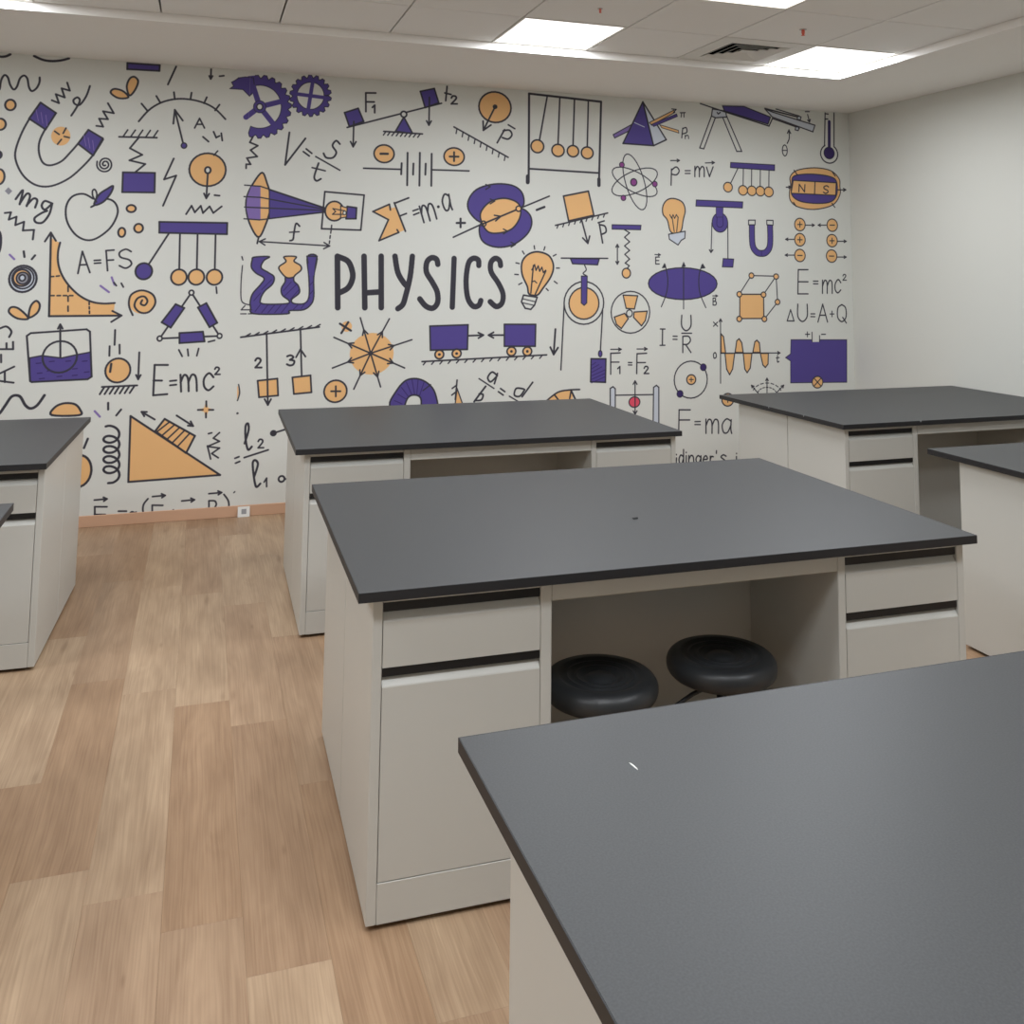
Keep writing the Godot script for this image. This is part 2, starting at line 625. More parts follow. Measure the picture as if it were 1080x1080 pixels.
	line(11,0,[2100,591,2116,562,2085,566])
	# spark, twigs, half disc
	patch(2,0,[2187,713,2199,670,2231,658,2200,646,2189,606,2177,646,2140,659,2176,671])
	line(11,0,[2187,710,2189,678])
	line(11,0,[2188,638,2189,611])
	line(11,0,[2140,659,2169,659])
	line(11,0,[2205,657,2231,656])
	line(10,0,[2273,515,2238,483,2275,462,2205,434,2277,421,2232,390,2272,362])
	line(10,0,[2205,438,2227,357])
	line(10,0,[2208,512,2227,516])
	disc(2,13,1484,327,68,92,0)
	line(13,0,[1523,513,1505,460])
	line(8,0,[1472,328,1487,330])
	# force law along the floor
	line(10,0,[1648,109,1581,114,1586,22])
	line(10,0,[1583,69,1640,65])
	line(10,0,[1713,79,1757,76])
	line(10,0,[1714,59,1758,55])
	curve(10,0,[1811,57,1787,70,1772,47,1785,16,1803,23,1811,52])
	line(10,0,[1811,67,1815,-20])
	curve(10,0,[1875,141,1851,106,1853,59,1880,20])
	line(10,0,[1961,96,1901,101,1905,7,1965,3])
	line(10,0,[1903,54,1954,50])
	line(10,0,[2005,43,2040,40])
	line(10,0,[2022,65,2024,18])
	line(10,0,[2071,58,2092,1,2112,57])
	line(10,0,[2140,48,2185,-3])
	line(10,0,[2183,45,2142,0])
	line(10,0,[2231,4,2227,105])
	curve(10,0,[2227,105,2261,102,2271,80,2257,57,2229,57])
	curve(10,0,[2229,57,2269,55,2284,28,2271,1,2231,4])
	curve(10,0,[2314,138,2342,96,2344,45,2319,7])
	line(10,0,[1577,153,1646,155])
	line(10,0,[1626,166,1646,155,1629,143])
	line(10,0,[1900,152,1972,154])
	line(10,0,[1951,165,1972,154,1954,142])
	line(10,0,[2069,115,2142,117])
	line(10,0,[2121,128,2142,117,2124,105])
	line(10,0,[2225,148,2300,150])
	line(10,0,[2278,161,2300,150,2281,138])
	line(8,0,[2373,145,2378,150])
	# spark dots at the sheet edge
	curve(13,0,[2492,236,2511,308,2496,335,2480,321,2488,244,2505,173,2530,190])
	line(10,0,[2553,198,2567,221,2569,169])
	line(11,0,[2659,211,2736,205])
	disc(3,11,2659,211,18,18,0)
	line(11,0,[2599,497,2725,532])
	disc(0,5,2599,497,18,17,0)
	curve(13,0,[2426,442,2447,522,2442,563,2428,547,2431,469,2448,403,2470,420])
	curve(10,0,[2508,450,2516,462,2532,459,2534,443,2509,411])
	line(10,0,[2509,411,2542,410])
	line(11,0,[2427,355,2571,395])
	line(11,0,[2372,354,2395,362])
	line(11,0,[2376,324,2401,333])
	curve(8,0,[2376,807,2384,755,2373,708])
	patch(2,0,[2368,796,2373,796,2380,755,2371,712])
	disc(0,3,2376,629,5,5,0)
	# gear wheels
	patch(1,5,[2352,2741,2355,2766,2372,2774,2392,2760,2396,2762,2406,2785,2424,2788,2439,2769,2444,2770,2460,2790,2478,2788,2488,2765,2492,2763,2512,2779,2529,2771,2533,2746,2537,2744,2560,2753,2574,2741,2571,2716,2574,2712,2599,2715,2609,2699,2600,2675,2602,2671,2626,2666,2632,2648,2617,2628,2618,2623,2640,2612,2641,2592,2622,2577,2621,2572,2639,2555,2636,2536,2613,2526,2611,2522,2624,2500,2615,2483,2591,2480,2588,2476,2595,2452,2583,2437,2559,2441,2555,2438,2555,2413,2540,2402,2518,2413,2514,2411,2507,2387,2490,2381,2472,2397,2467,2396,2455,2375,2437,2374,2424,2395,2419,2395,2402,2378,2384,2382,2377,2406,2389,2450,2411,2443,2433,2440,2456,2441,2479,2446,2500,2455,2520,2467,2537,2483,2552,2502,2564,2523,2572,2546,2576,2569,2577,2593,2573,2617,2566,2640,2556,2661,2541,2680,2525,2696,2505,2708,2484,2717,2462,2722,2439,2723,2416,2720,2394,2713,2374,2702])
	patch(1,0,[2404,2784,2364,2778,2343,2767,2359,2688,2388,2654,2411,2714])
	patch(1,5,[2395,2769,2345,2771,2302,2762,2282,2744,2260,2730,2274,2706,2251,2687,2294,2687,2332,2687,2375,2646,2398,2677,2402,2720])
	line(34,1,[2441,2581,2397,2708])
	line(34,1,[2441,2581,2569,2623])
	line(34,1,[2441,2581,2529,2475])
	line(34,1,[2441,2581,2358,2508])
	disc(1,4,2441,2581,39,40,0)
	disc(3,7,2441,2581,18,20,0)
	patch(1,5,[2879,2683,2898,2670,2895,2654,2874,2645,2873,2641,2886,2622,2879,2607,2856,2607,2854,2603,2860,2581,2848,2570,2827,2577,2823,2574,2822,2551,2807,2545,2790,2559,2786,2558,2777,2537,2761,2535,2749,2555,2745,2555,2730,2539,2715,2543,2711,2565,2707,2567,2687,2557,2675,2566,2678,2589,2675,2592,2654,2589,2645,2603,2656,2623,2654,2627,2633,2632,2629,2648,2646,2663,2646,2667,2628,2680,2630,2696,2650,2705,2652,2709,2639,2727,2646,2742,2668,2743,2670,2746,2665,2768,2676,2780,2697,2773,2700,2775,2702,2798,2717,2805,2734,2791,2738,2792,2747,2814,2763,2815,2774,2796,2778,2795,2794,2812,2809,2808,2813,2785,2817,2784,2837,2794,2850,2785,2846,2762,2849,2759,2872,2762,2880,2748,2869,2728,2871,2724,2892,2719,2896,2703,2879,2687,2850,2681,2847,2704,2837,2726,2822,2744,2804,2757,2782,2765,2759,2766,2736,2761,2715,2751,2698,2735,2684,2715,2676,2693,2674,2669,2678,2646,2687,2625,2702,2607,2720,2593,2742,2586,2765,2584,2787,2588,2808,2599,2826,2615,2840,2634,2848,2657,2850,2681])
	line(24,1,[2672,2681,2851,2669])
	line(24,1,[2773,2769,2750,2583])
	line(11,0,[2405,2382,2388,2345,2438,2326,2394,2295,2437,2255,2373,2242,2398,2203,2371,2202,2371,2176])
	# speed formula
	line(12,0,[2634,2423,2614,2209,2738,2389])
	line(11,0,[2727,2301,2766,2274])
	line(11,0,[2745,2320,2782,2292])
	curve(12,0,[2963,2363,2938,2384,2915,2350,2941,2307,2920,2270,2877,2268,2858,2296])
	line(10,0,[2808,2272,2968,2188])
	curve(12,0,[2828,2229,2803,2141,2818,2112,2846,2126])
	line(10,0,[2787,2198,2873,2180])
	# seesaw with two weights
	line(11,0,[3008,2477,3650,2682])
	patch(1,11,[2988,2576,3078,2611,3117,2524,3022,2484])
	patch(1,11,[3499,2755,3597,2782,3630,2684,3535,2644])
	patch(1,11,[3389,2570,3452,2460,3334,2469])
	disc(3,11,3388,2589,20,20,0)
	line(11,0,[3254,2464,3520,2461])
	line(9,0,[3269,2464,3252,2439])
	line(9,0,[3298,2464,3281,2439])
	line(9,0,[3328,2463,3310,2438])
	line(9,0,[3357,2463,3340,2438])
	line(9,0,[3386,2462,3369,2437])
	line(9,0,[3416,2462,3398,2437])
	line(9,0,[3446,2462,3428,2436])
	line(9,0,[3476,2461,3458,2436])
	line(9,0,[3505,2461,3488,2436])
	line(11,0,[3051,2520,3051,2349])
	line(11,0,[3069,2384,3051,2349,3033,2383])
	line(11,0,[3564,2718,3564,2524])
	line(11,0,[3580,2554,3564,2524,3547,2553])
	line(12,0,[3193,2723,3126,2719,3130,2592])
	line(12,0,[3128,2658,3184,2661])
	line(12,0,[3173,2623,3188,2639,3189,2588])
	line(12,0,[3687,2803,3679,2702])
	line(12,0,[3672,2756,3716,2748])
	curve(12,0,[3719,2724,3729,2738,3749,2737,3752,2720,3719,2682])
	line(12,0,[3719,2682,3761,2685])
	# battery
	disc(2,11,3260,2312,68,60,0)
	line(15,0,[3236,2311,3285,2313])
	disc(2,11,3746,2315,72,61,0)
	line(13,0,[3714,2314,3777,2316])
	line(13,0,[3745,2346,3746,2284])
	line(11,0,[3125,2208,3377,2211])
	line(11,0,[3590,2217,3854,2220])
	line(13,0,[3381,2253,3379,2178])
	line(13,0,[3420,2326,3422,2105])
	line(13,0,[3462,2254,3461,2179])
	line(13,0,[3505,2330,3506,2105])
	line(13,0,[3547,2257,3546,2182])
	line(13,0,[3587,2327,3589,2107])
	# lens and lamp
	blob(2,11,[2471,2152,2504,2086,2528,2008,2531,1923,2507,1823,2465,1735,2412,1807,2382,1905,2382,1989,2416,2076])
	patch(9,0,[2407,2061,2464,2066,2472,1848,2398,1852,2382,1919,2384,1990])
	patch(1,7,[2520,2042,2894,1926,2895,1912,2526,1856])
	line(8,0,[2366,2067,2464,2063,2894,1931])
	line(8,0,[2365,1993,2467,1991,2894,1923])
	line(8,0,[2371,1926,2469,1924,2895,1918])
	line(8,0,[2370,1851,2465,1846,2895,1909])
	line(11,0,[2874,2042,3133,2028,3117,1794,2860,1798,2874,2042])
	disc(2,11,2940,1916,60,64,0)
	patch(1,11,[3023,1949,3085,1942,3083,1869,3018,1867])
	patch(2,7,[2980,1951,3023,1940,3020,1879,2982,1871])
	line(7,0,[3009,1919,2930,1932,2948,1913,2928,1894,3003,1896])
	disc(3,5,3007,1906,10,13,0)
	line(11,0,[2465,1738,2457,1695])
	line(9,0,[2470,1707,2916,1686])
	line(9,0,[2879,1708,2916,1686,2878,1667])
	line(9,0,[2505,1685,2470,1707,2506,1725])
	line(9,0,[2925,1822,2924,1804])
	line(9,0,[2922,1788,2920,1770])
	line(9,0,[2918,1754,2916,1736])
	line(9,0,[2915,1719,2913,1702])
	curve(11,0,[2719,1811,2696,1828,2685,1770,2680,1725,2661,1716])
	line(9,0,[2657,1770,2717,1775])
	# force sum formula
	patch(2,0,[3194,1920,3301,1972,3320,1946,3346,1954,3409,1800,3372,1784,3240,1726,3300,1868])
	line(11,0,[3312,1934,3304,1972,3194,1920,3300,1868,3240,1726,3372,1784,3360,1802])
	line(12,0,[3337,1983,3417,1793])
	line(12,0,[3338,1979,3434,2019])
	line(11,0,[3377,1895,3421,1913])
	line(11,0,[3466,1932,3501,1945])
	line(11,0,[3471,1905,3507,1920])
	line(12,0,[3509,1964,3543,1855])
	curve(12,0,[3525,1914,3528,1965,3547,1967,3564,1935,3585,1868])
	curve(12,0,[3567,1927,3572,1978,3592,1981,3610,1949,3631,1882])
	disc(0,3,3641,1965,8,8,0)
	curve(12,0,[3715,2040,3683,2052,3668,2002,3690,1945,3714,1950,3721,2014])
	curve(12,0,[3712,2052,3727,1980,3740,1948])
	# title lettering
	line(37,0,[2968,1619,2980,1284])
	curve(37,0,[2975,1616,3040,1585,3071,1509,3065,1452,3038,1408,2986,1380])
	line(37,0,[3143,1621,3157,1283])
	line(37,0,[3257,1623,3266,1283])
	line(37,0,[3154,1380,3263,1387])
	curve(37,0,[3350,1624,3371,1519,3409,1453,3437,1424])
	curve(37,0,[3468,1625,3456,1490,3429,1365,3410,1303,3378,1276])
	curve(37,0,[3645,1573,3635,1607,3601,1617,3569,1587,3567,1520,3608,1454,3644,1387,3648,1316,3616,1278,3567,1292,3525,1340])
	line(37,0,[3758,1614,3751,1284])
	curve(37,0,[3934,1568,3929,1606,3892,1616,3859,1579,3845,1462,3859,1346,3898,1290,3937,1295,3952,1328])
	curve(37,0,[4091,1569,4082,1604,4050,1618,4020,1587,4024,1523,4076,1448,4111,1373,4103,1309,4063,1287,4019,1320])
	# communicating vessels
	blob(1,9,[2442,1607,2535,1611,2502,1585,2487,1540,2532,1510,2569,1482,2561,1436,2513,1389,2490,1338,2507,1310,2652,1311,2668,1330,2625,1365,2617,1408,2639,1450,2643,1482,2688,1483,2696,1454,2723,1426,2731,1380,2684,1337,2699,1312,2765,1312,2793,1358,2788,1486,2775,1614,2836,1615,2820,1486,2824,1358,2807,1305,2760,1271,2673,1266,2657,1246,2453,1248,2431,1289,2428,1331,2443,1379,2489,1435,2507,1473,2457,1505,2427,1542,2430,1589])
	patch(1,9,[2772,1617,2837,1617,2824,1529,2788,1529])
	patch(1,0,[2780,1571,2824,1572,2821,1493,2789,1493])
	blob(2,9,[2628,1612,2703,1613,2691,1584,2732,1557,2738,1528,2704,1497,2688,1480,2646,1479,2606,1520,2599,1548,2640,1581])
	line(5,8,[2459,1261,2498,1317])
	line(5,8,[2500,1254,2539,1306])
	line(5,8,[2540,1254,2580,1305])
	line(5,8,[2581,1254,2621,1305])
	line(5,8,[2622,1253,2675,1323])
	line(5,8,[2697,1274,2731,1309])
	line(5,8,[2746,1281,2799,1351])
	line(5,8,[2790,1422,2821,1458])
	line(5,8,[2793,1365,2823,1401])
	line(5,8,[2631,1394,2678,1450])
	line(5,8,[2637,1358,2713,1436])
	line(5,8,[2675,1337,2728,1401])
	line(5,8,[2495,1400,2554,1464])
	line(5,8,[2450,1331,2489,1379])
	line(8,0,[2366,1609,2373,1588])
	curve(7,0,[2372,1553,2367,1456,2371,1345,2390,1314,2431,1303])
	line(7,0,[2397,1300,2374,1273,2438,1273])
	line(7,0,[2372,1248,2406,1248])
	line(7,0,[2419,1248,2460,1248])
	# two hanging boxes
	line(11,0,[2378,1101,2865,1160])
	line(9,0,[2404,1104,2436,1123])
	line(9,0,[2457,1110,2489,1129])
	line(9,0,[2511,1117,2543,1136])
	line(9,0,[2564,1123,2596,1143])
	line(9,0,[2618,1130,2651,1149])
	line(9,0,[2673,1137,2705,1156])
	line(9,0,[2727,1143,2760,1163])
	line(9,0,[2782,1150,2815,1169])
	line(9,0,[2837,1157,2870,1176])
	patch(2,11,[2491,827,2612,837,2620,731,2503,724])
	line(11,0,[2536,1115,2559,674])
	line(11,0,[2577,710,2559,674,2538,711])
	line(11,0,[2746,1140,2763,851])
	line(11,0,[2724,969,2750,1019,2783,972])
	patch(2,11,[2705,842,2819,852,2828,744,2718,737])
	curve(12,0,[2472,953,2482,967,2500,964,2503,946,2474,910])
	line(12,0,[2474,910,2512,909])
	curve(12,0,[2668,976,2690,982,2707,969,2686,953])
	curve(12,0,[2686,953,2713,946,2708,924,2687,918,2668,926])
	# charge field
	disc(2,0,3042,1161,34,34,0)
	line(14,0,[2997,1180,3070,1134])
	line(14,0,[3051,1189,3008,1119])
	disc(2,0,3211,982,145,136,0)
	line(10,0,[3203,985,3129,1217])
	line(10,0,[3147,1103,3154,1139,3181,1112])
	line(10,0,[3203,985,3322,1209])
	line(10,0,[3246,1105,3277,1125,3278,1087])
	line(10,0,[3203,985,3477,1069])
	line(10,0,[3320,1040,3357,1032,3332,1005])
	line(10,0,[3203,985,3432,884])
	line(10,0,[3331,948,3355,918,3317,915])
	line(10,0,[3203,985,3274,765])
	line(10,0,[3260,866,3253,830,3226,857])
	line(10,0,[3203,985,3099,756])
	line(10,0,[3168,863,3138,842,3135,879])
	line(10,0,[3203,985,2957,895])
	line(10,0,[3092,925,3055,931,3078,958])
	line(10,0,[3203,985,2961,1092])
	line(10,0,[3078,1022,3054,1051,3091,1054])
	disc(0,4,3203,985,13,13,0)
	disc(2,11,2981,746,73,70,0)
	line(11,0,[2953,747,3013,745])
	line(11,0,[2982,778,2984,713])
	# wagons
	line(11,0,[3549,923,4436,950])
	line(9,0,[3577,924,3558,902])
	line(9,0,[3634,925,3615,904])
	line(9,0,[3691,927,3672,905])
	line(9,0,[3749,929,3729,907])
	line(9,0,[3807,931,3787,909])
	line(9,0,[3865,932,3845,911])
	line(9,0,[3924,934,3904,912])
	line(9,0,[3983,936,3963,914])
	line(9,0,[4042,938,4022,916])
	line(9,0,[4101,940,4081,918])
	line(9,0,[4161,942,4141,919])
	line(9,0,[4222,943,4201,921])
	line(9,0,[4283,945,4262,923])
	line(9,0,[4344,947,4323,925])
	line(9,0,[4405,949,4384,927])
	patch(1,11,[3598,1158,3864,1164,3862,998,3605,998])
	patch(1,11,[4123,1165,4353,1162,4351,1011,4125,1015])
	disc(2,11,3667,968,30,29,0)
	disc(0,3,3667,968,8,7,0)
	disc(2,11,3787,972,31,29,0)
	disc(0,3,3787,972,8,7,0)
	disc(2,11,4177,979,32,30,0)
	disc(0,3,4177,979,8,7,0)
	disc(2,11,4293,977,32,30,0)
	disc(0,3,4293,977,8,8,0)
	line(12,0,[3870,1090,3974,1093])
	line(12,0,[3937,1110,3974,1093,3939,1073])
	line(12,0,[4121,1091,4010,1092])
	line(12,0,[4046,1073,4010,1092,4046,1111])
	# striped arch, twigs
	blob(1,11,[3337,646,3381,737,3439,800,3513,812,3588,781,3642,714,3662,584,3562,588,3545,682,3500,705,3456,685,3414,593])
	line(5,8,[3368,673,3420,650])
	line(5,8,[3389,715,3444,681])
	line(5,8,[3413,758,3463,694])
	line(5,8,[3446,790,3485,705])
	line(5,8,[3483,806,3503,710])
	line(5,8,[3525,805,3518,707])
	line(5,8,[3565,786,3537,701])
	line(8,0,[3559,732,3611,770])
	patch(2,8,[3794,739,3839,621,3781,623])
	line(11,0,[3793,794,3783,666])
	line(10,0,[3760,740,3791,761])
	line(10,0,[3758,696,3788,717])
	# ratio formula
	curve(12,0,[4077,816,4040,842,4009,806,4030,776,4072,812])
	curve(12,0,[4078,831,4057,763])
	line(9,0,[3947,800,4054,731])
	curve(13,0,[3995,747,3949,690,3915,647])
	curve(12,0,[3923,654,3965,657,3977,692,3949,697])
	line(11,0,[4086,708,4121,684])
	line(11,0,[4101,729,4133,706])
	curve(12,0,[4268,721,4215,726,4202,681,4242,673,4276,716])
	line(12,0,[4334,764,4258,668])
	line(9,0,[4165,675,4245,628])
	blob(2,0,[4446,636,4503,679,4602,703,4631,695,4610,607])
	curve(11,0,[4430,629,4519,689,4602,703,4685,704])
	line(11,0,[4500,669,4536,625])
	line(13,0,[4621,698,4652,639])
	line(11,0,[4621,698,4610,645])
	# ball, ramp and cradle frame
	disc(2,12,4036,2679,118,109,0)
	line(12,0,[4031,2671,3953,2510])
	line(12,0,[4008,2551,3953,2510,3950,2575])
	disc(0,4,4036,2682,15,14,0)
	line(12,0,[4108,2523,4055,2427])
	curve(12,0,[4098,2514,4143,2521,4163,2490,4136,2458,4092,2466])
	line(11,0,[4135,2559,4184,2534])
	line(11,0,[3741,2522,4137,2328])
	line(9,0,[3763,2511,3757,2477])
	line(9,0,[3806,2490,3801,2456])
	line(9,0,[3850,2469,3844,2434])
	line(9,0,[3894,2447,3888,2413])
	line(9,0,[3938,2426,3932,2391])
	line(9,0,[3982,2404,3976,2370])
	line(9,0,[4026,2383,4020,2348])
	line(9,0,[4071,2361,4065,2327])
	line(9,0,[4115,2339,4109,2305])
	line(12,0,[4425,2780,4370,2465])
	line(12,0,[4522,2774,4511,2441])
	line(12,0,[4636,2773,4626,2440])
	line(12,0,[4744,2772,4737,2436])
	line(16,0,[4291,2160,4288,2793,4845,2770,4829,2156])
	line(13,0,[4290,2254,4829,2245])
	line(28,0,[4284,2199,4284,2157])
	line(26,0,[4829,2200,4829,2156])
	disc(2,11,4354,2417,48,46,0)
	disc(2,11,4511,2395,47,44,0)
	disc(2,11,4626,2395,44,41,0)
	disc(2,11,4737,2388,46,43,0)
	# field lobes
	blob(1,11,[3956,1865,3867,1928,3850,2007,3909,2092,4035,2135,4164,2132,4238,2088,4258,2011,4223,1969,4086,1922])
	blob(1,11,[3952,1865,3937,1781,3977,1721,4073,1695,4185,1717,4281,1788,4317,1866,4296,1935,4223,1969,4086,1914])
	blob(2,11,[3943,1887,3950,1949,4013,2012,4109,2038,4198,2017,4234,1969,4223,1894,4168,1824,4072,1794,3992,1805])
	line(11,0,[3750,1759,3952,1854])
	line(12,0,[3963,1857,4223,1969])
	line(11,0,[4223,1969,4447,2064])
	line(10,0,[4051,1878,4089,1911,4041,1917])
	disc(-1,9,3963,1857,19,18,0)
	disc(2,9,4218,1968,19,19,0)
	line(9,0,[3976,2130,4008,2116,3977,2096])
	line(9,0,[4010,2030,4042,2016,4010,1996])
	line(9,0,[4108,1823,4140,1808,4109,1789])
	line(9,0,[4165,1732,4198,1717,4166,1698])
	line(15,0,[3772,1857,3831,1859])
	line(15,0,[3799,1887,3800,1829])
	line(16,0,[4353,1963,4411,1986])
	# block on a slope
	patch(2,12,[4555,2068,4747,2110,4790,1937,4595,1891])
	line(11,0,[4495,1857,4898,1956])
	line(9,0,[4517,1863,4507,1838])
	line(9,0,[4561,1874,4551,1848])
	line(9,0,[4605,1884,4595,1859])
	line(9,0,[4650,1895,4640,1870])
	line(9,0,[4695,1906,4684,1881])
	line(9,0,[4739,1917,4729,1892])
	line(9,0,[4785,1928,4774,1903])
	line(9,0,[4830,1939,4820,1914])
	line(9,0,[4875,1950,4865,1925])
	line(12,0,[4696,1898,4744,1734])
	line(12,0,[4758,1786,4744,1734,4704,1772])
	line(12,0,[4833,1875,4859,1739])
	curve(12,0,[4833,1870,4876,1860,4885,1819,4847,1799])
	line(11,0,[4824,1884,4871,1898])
	# spring pendulum
	line(9,0,[5032,1838,5072,1816,5032,1783,5072,1751,5032,1720,5072,1688,5034,1659,5072,1625,5037,1596,5069,1577,5048,1551])
	patch(1,7,[4933,1872,5164,1873,5160,1840,4933,1840])
	disc(2,9,5046,1523,33,35,0)
	line(9,0,[4975,1730,4975,1587])
	line(9,0,[4986,1607,4975,1587,4963,1606])
	line(9,0,[4963,1710,4975,1730,4986,1710])
	# prism
	patch(9,7,[4941,2532,5095,2619,5116,2591,4953,2508])
	patch(1,11,[5181,2792,5268,2467,5020,2471])
	patch(4,11,[5181,2792,5373,2517,5268,2467])
	line(11,0,[5181,2792,5268,2467])
	patch(2,6,[5234,2639,5438,2745,5446,2728,5252,2620])
	patch(1,5,[5252,2626,5460,2718,5467,2699,5270,2611])
	patch(2,5,[5319,2627,5474,2594,5478,2573,5337,2605])
	line(8,0,[5420,2753,5457,2752,5435,2727])
	line(6,4,[5193,2603,5112,2632])
	# atom
	disc(-1,8,5115,2191,213,75,72)
	disc(-1,8,5115,2191,198,78,-24)
	disc(-1,8,5115,2191,195,75,24)
	disc(5,8,5106,2188,25,26,0)
	disc(5,6,5011,2313,19,19,0)
	disc(5,6,5277,2181,20,20,0)
	disc(5,6,5023,2070,19,19,0)
	# momentum formula and symbols
	line(8,0,[5490,2728,5533,2732])
	line(8,0,[5503,2729,5498,2696])
	line(8,0,[5522,2730,5522,2697])
	line(9,0,[5511,2612,5502,2538])
	curve(9,0,[5511,2609,5540,2617,5545,2583,5511,2569])
	line(7,0,[5531,2559,5531,2533])
	curve(7,0,[5531,2547,5544,2560,5557,2556,5560,2535])
	line(10,0,[5415,2299,5411,2178])
	curve(10,0,[5415,2290,5454,2316,5479,2289,5458,2258,5416,2260])
	line(8,0,[5408,2362,5482,2366])
	line(8,0,[5462,2375,5482,2366,5462,2354])
	line(9,0,[5529,2291,5572,2293])
	line(9,0,[5529,2270,5571,2272])
	line(10,0,[5611,2327,5610,2249])
	curve(10,0,[5611,2291,5627,2324,5642,2322,5649,2298,5648,2250])
	curve(10,0,[5648,2292,5666,2325,5683,2324,5690,2300,5689,2252])
	line(10,0,[5710,2325,5734,2254,5766,2330])
	line(8,0,[5700,2357,5778,2363])
	line(8,0,[5756,2372,5778,2363,5757,2351])
	# telescope on a tripod
	patch(3,9,[5756,2719,5653,2469,5688,2464,5791,2713])
	patch(3,9,[5852,2717,5972,2458,6016,2460,5887,2727])
	patch(4,9,[5765,2774,5756,2719,5791,2708,5887,2719,5879,2765])
	line(9,0,[5805,2750,5815,2738,5833,2752])
	patch(1,9,[5853,2803,6039,2811,6275,2742,6252,2685,5870,2765])
	line(10,0,[5662,2809,5879,2757,6261,2670,6293,2732,6490,2682,6536,2666])
	patch(4,9,[6227,2803,6294,2783,6681,2701,6661,2647,6293,2743])
	line(12,0,[6227,2807,6532,2756])
	line(9,0,[6327,2809,6538,2766])
	patch(4,8,[6525,2765,6555,2760,6547,2734,6517,2739])
	patch(4,8,[6505,2680,6534,2675,6526,2649,6497,2654])
	curve(9,0,[6423,2543,6442,2584,6441,2645])
	line(9,0,[6426,2623,6441,2651,6456,2623])
	disc(-1,8,6400,2486,22,43,0)
	line(7,0,[6379,2485,6420,2487])
	line(9,0,[6615,2783,6632,2723])
	line(9,0,[6639,2745,6632,2723,6615,2738])
	line(9,0,[6595,2805,6632,2807])
	# thermometer
	line(10,0,[6779,2805,6767,2544])
	line(10,0,[6863,2810,6856,2549])
	disc(3,10,6809,2478,80,74,0)
	patch(3,0,[6777,2569,6851,2573,6850,2516,6772,2512])
	line(26,8,[6816,2737,6810,2506])
	disc(8,6,6809,2485,49,47,0)
	line(10,0,[6779,2800,6808,2798])
	line(10,0,[6778,2756,6803,2757])
	# hanging balls, bar magnet
	line(8,0,[5979,2326,5916,2211])
	line(8,0,[6028,2325,6024,2191])
	line(8,0,[6101,2328,6097,2193])
	line(8,0,[6178,2331,6174,2196])
	line(8,0,[6255,2334,6251,2199])
	patch(1,7,[5918,2370,6306,2368,6304,2324,5915,2331])
	disc(2,8,5892,2180,38,37,0)
	disc(2,8,6022,2160,39,37,0)
	disc(2,8,6100,2159,39,37,0)
	disc(2,8,6175,2159,39,37,0)
	disc(2,8,6250,2156,40,38,0)
	blob(2,8,[6447,2219,6445,2282,6510,2335,6669,2361,6819,2345,6897,2283,6903,2222,6901,2155,6831,2072,6661,2032,6513,2047,6445,2092,6435,2155])
	blob(1,8,[6458,2227,6472,2283,6556,2305,6686,2310,6818,2296,6873,2258,6871,2154,6812,2096,6681,2080,6533,2092,6457,2140])
	patch(2,8,[6472,2254,6869,2250,6861,2150,6451,2152])
	line(9,0,[6672,2251,6664,2150])
	line(9,0,[6521,2167,6526,2225,6573,2167,6578,2224])
	curve(9,0,[6796,2214,6779,2223,6755,2214,6756,2199,6785,2187,6790,2173,6769,2162,6747,2171])
	line(9,0,[6407,2198,6451,2200])
	line(9,0,[6431,2208,6451,2200,6431,2190])
	line(9,0,[6881,2194,6959,2197])
	line(9,0,[6936,2207,6959,2197,6936,2185])
	line(9,0,[6481,2334,6506,2303])
	line(9,0,[6836,2334,6861,2303])
	line(9,0,[6470,2082,6495,2051])
	line(9,0,[6825,2085,6851,2054])
	# lamp, pulley, horseshoe
	blob(2,9,[5432,2079,5502,2055,5527,1996,5510,1920,5487,1833,5409,1827,5379,1916,5343,1960,5343,2020,5377,2066])
	line(7,0,[5418,1940,5435,1832])
	line(7,0,[5468,1941,5455,1833])
	line(7,0,[5399,1957,5414,1932,5426,1958,5439,1931,5453,1959,5468,1938])
	patch(4,8,[5389,1812,5526,1837,5522,1785,5492,1769,5466,1734,5433,1753,5395,1775])
	line(8,0,[5751,1903,5742,1687])
	line(10,0,[5728,1702,5741,1683,5757,1702])
	line(8,0,[5887,1906,5885,1631])
	disc(1,7,5820,1909,67,73,0)
	patch(1,4,[5788,2033,5849,2032,5846,1951,5787,1949])
	curve(6,8,[5796,1950,5794,1889,5819,1874,5845,1890,5844,1951])
	patch(1,7,[5621,2074,6019,2071,6015,2025,5617,2028])
	patch(1,7,[5844,1638,5934,1635,5926,1574,5836,1576])
	curve(52,0,[6096,1903,6099,1749,6133,1693,6177,1681,6222,1694,6254,1752,6256,1907])
	curve(38,1,[6096,1903,6099,1749,6133,1693,6177,1681,6222,1694,6254,1752,6256,1907])
	line(5,8,[6178,1699,6177,1662])
	patch(3,8,[6068,1933,6125,1935,6124,1899,6067,1898])
	patch(3,8,[6228,1936,6284,1936,6283,1900,6228,1902])
	# charge pairs
	disc(2,8,6525,1910,48,49,0)
	line(8,0,[6505,1910,6545,1911])
	line(8,0,[6526,1931,6525,1890])
	disc(2,8,6823,1912,49,49,0)
	line(8,0,[6802,1912,6844,1913])
	disc(2,8,6523,1792,48,49,0)
	line(8,0,[6502,1792,6543,1792])
	line(8,0,[6523,1813,6522,1772])
	disc(2,8,6818,1790,49,49,0)
	line(8,0,[6797,1789,6838,1790])
	line(8,0,[6818,1810,6817,1769])
	disc(2,8,6520,1670,48,48,0)
	line(8,0,[6500,1670,6540,1670])
	disc(2,8,6811,1669,49,49,0)
	line(8,0,[6790,1669,6831,1669])
	line(8,0,[6578,1907,6658,1908])
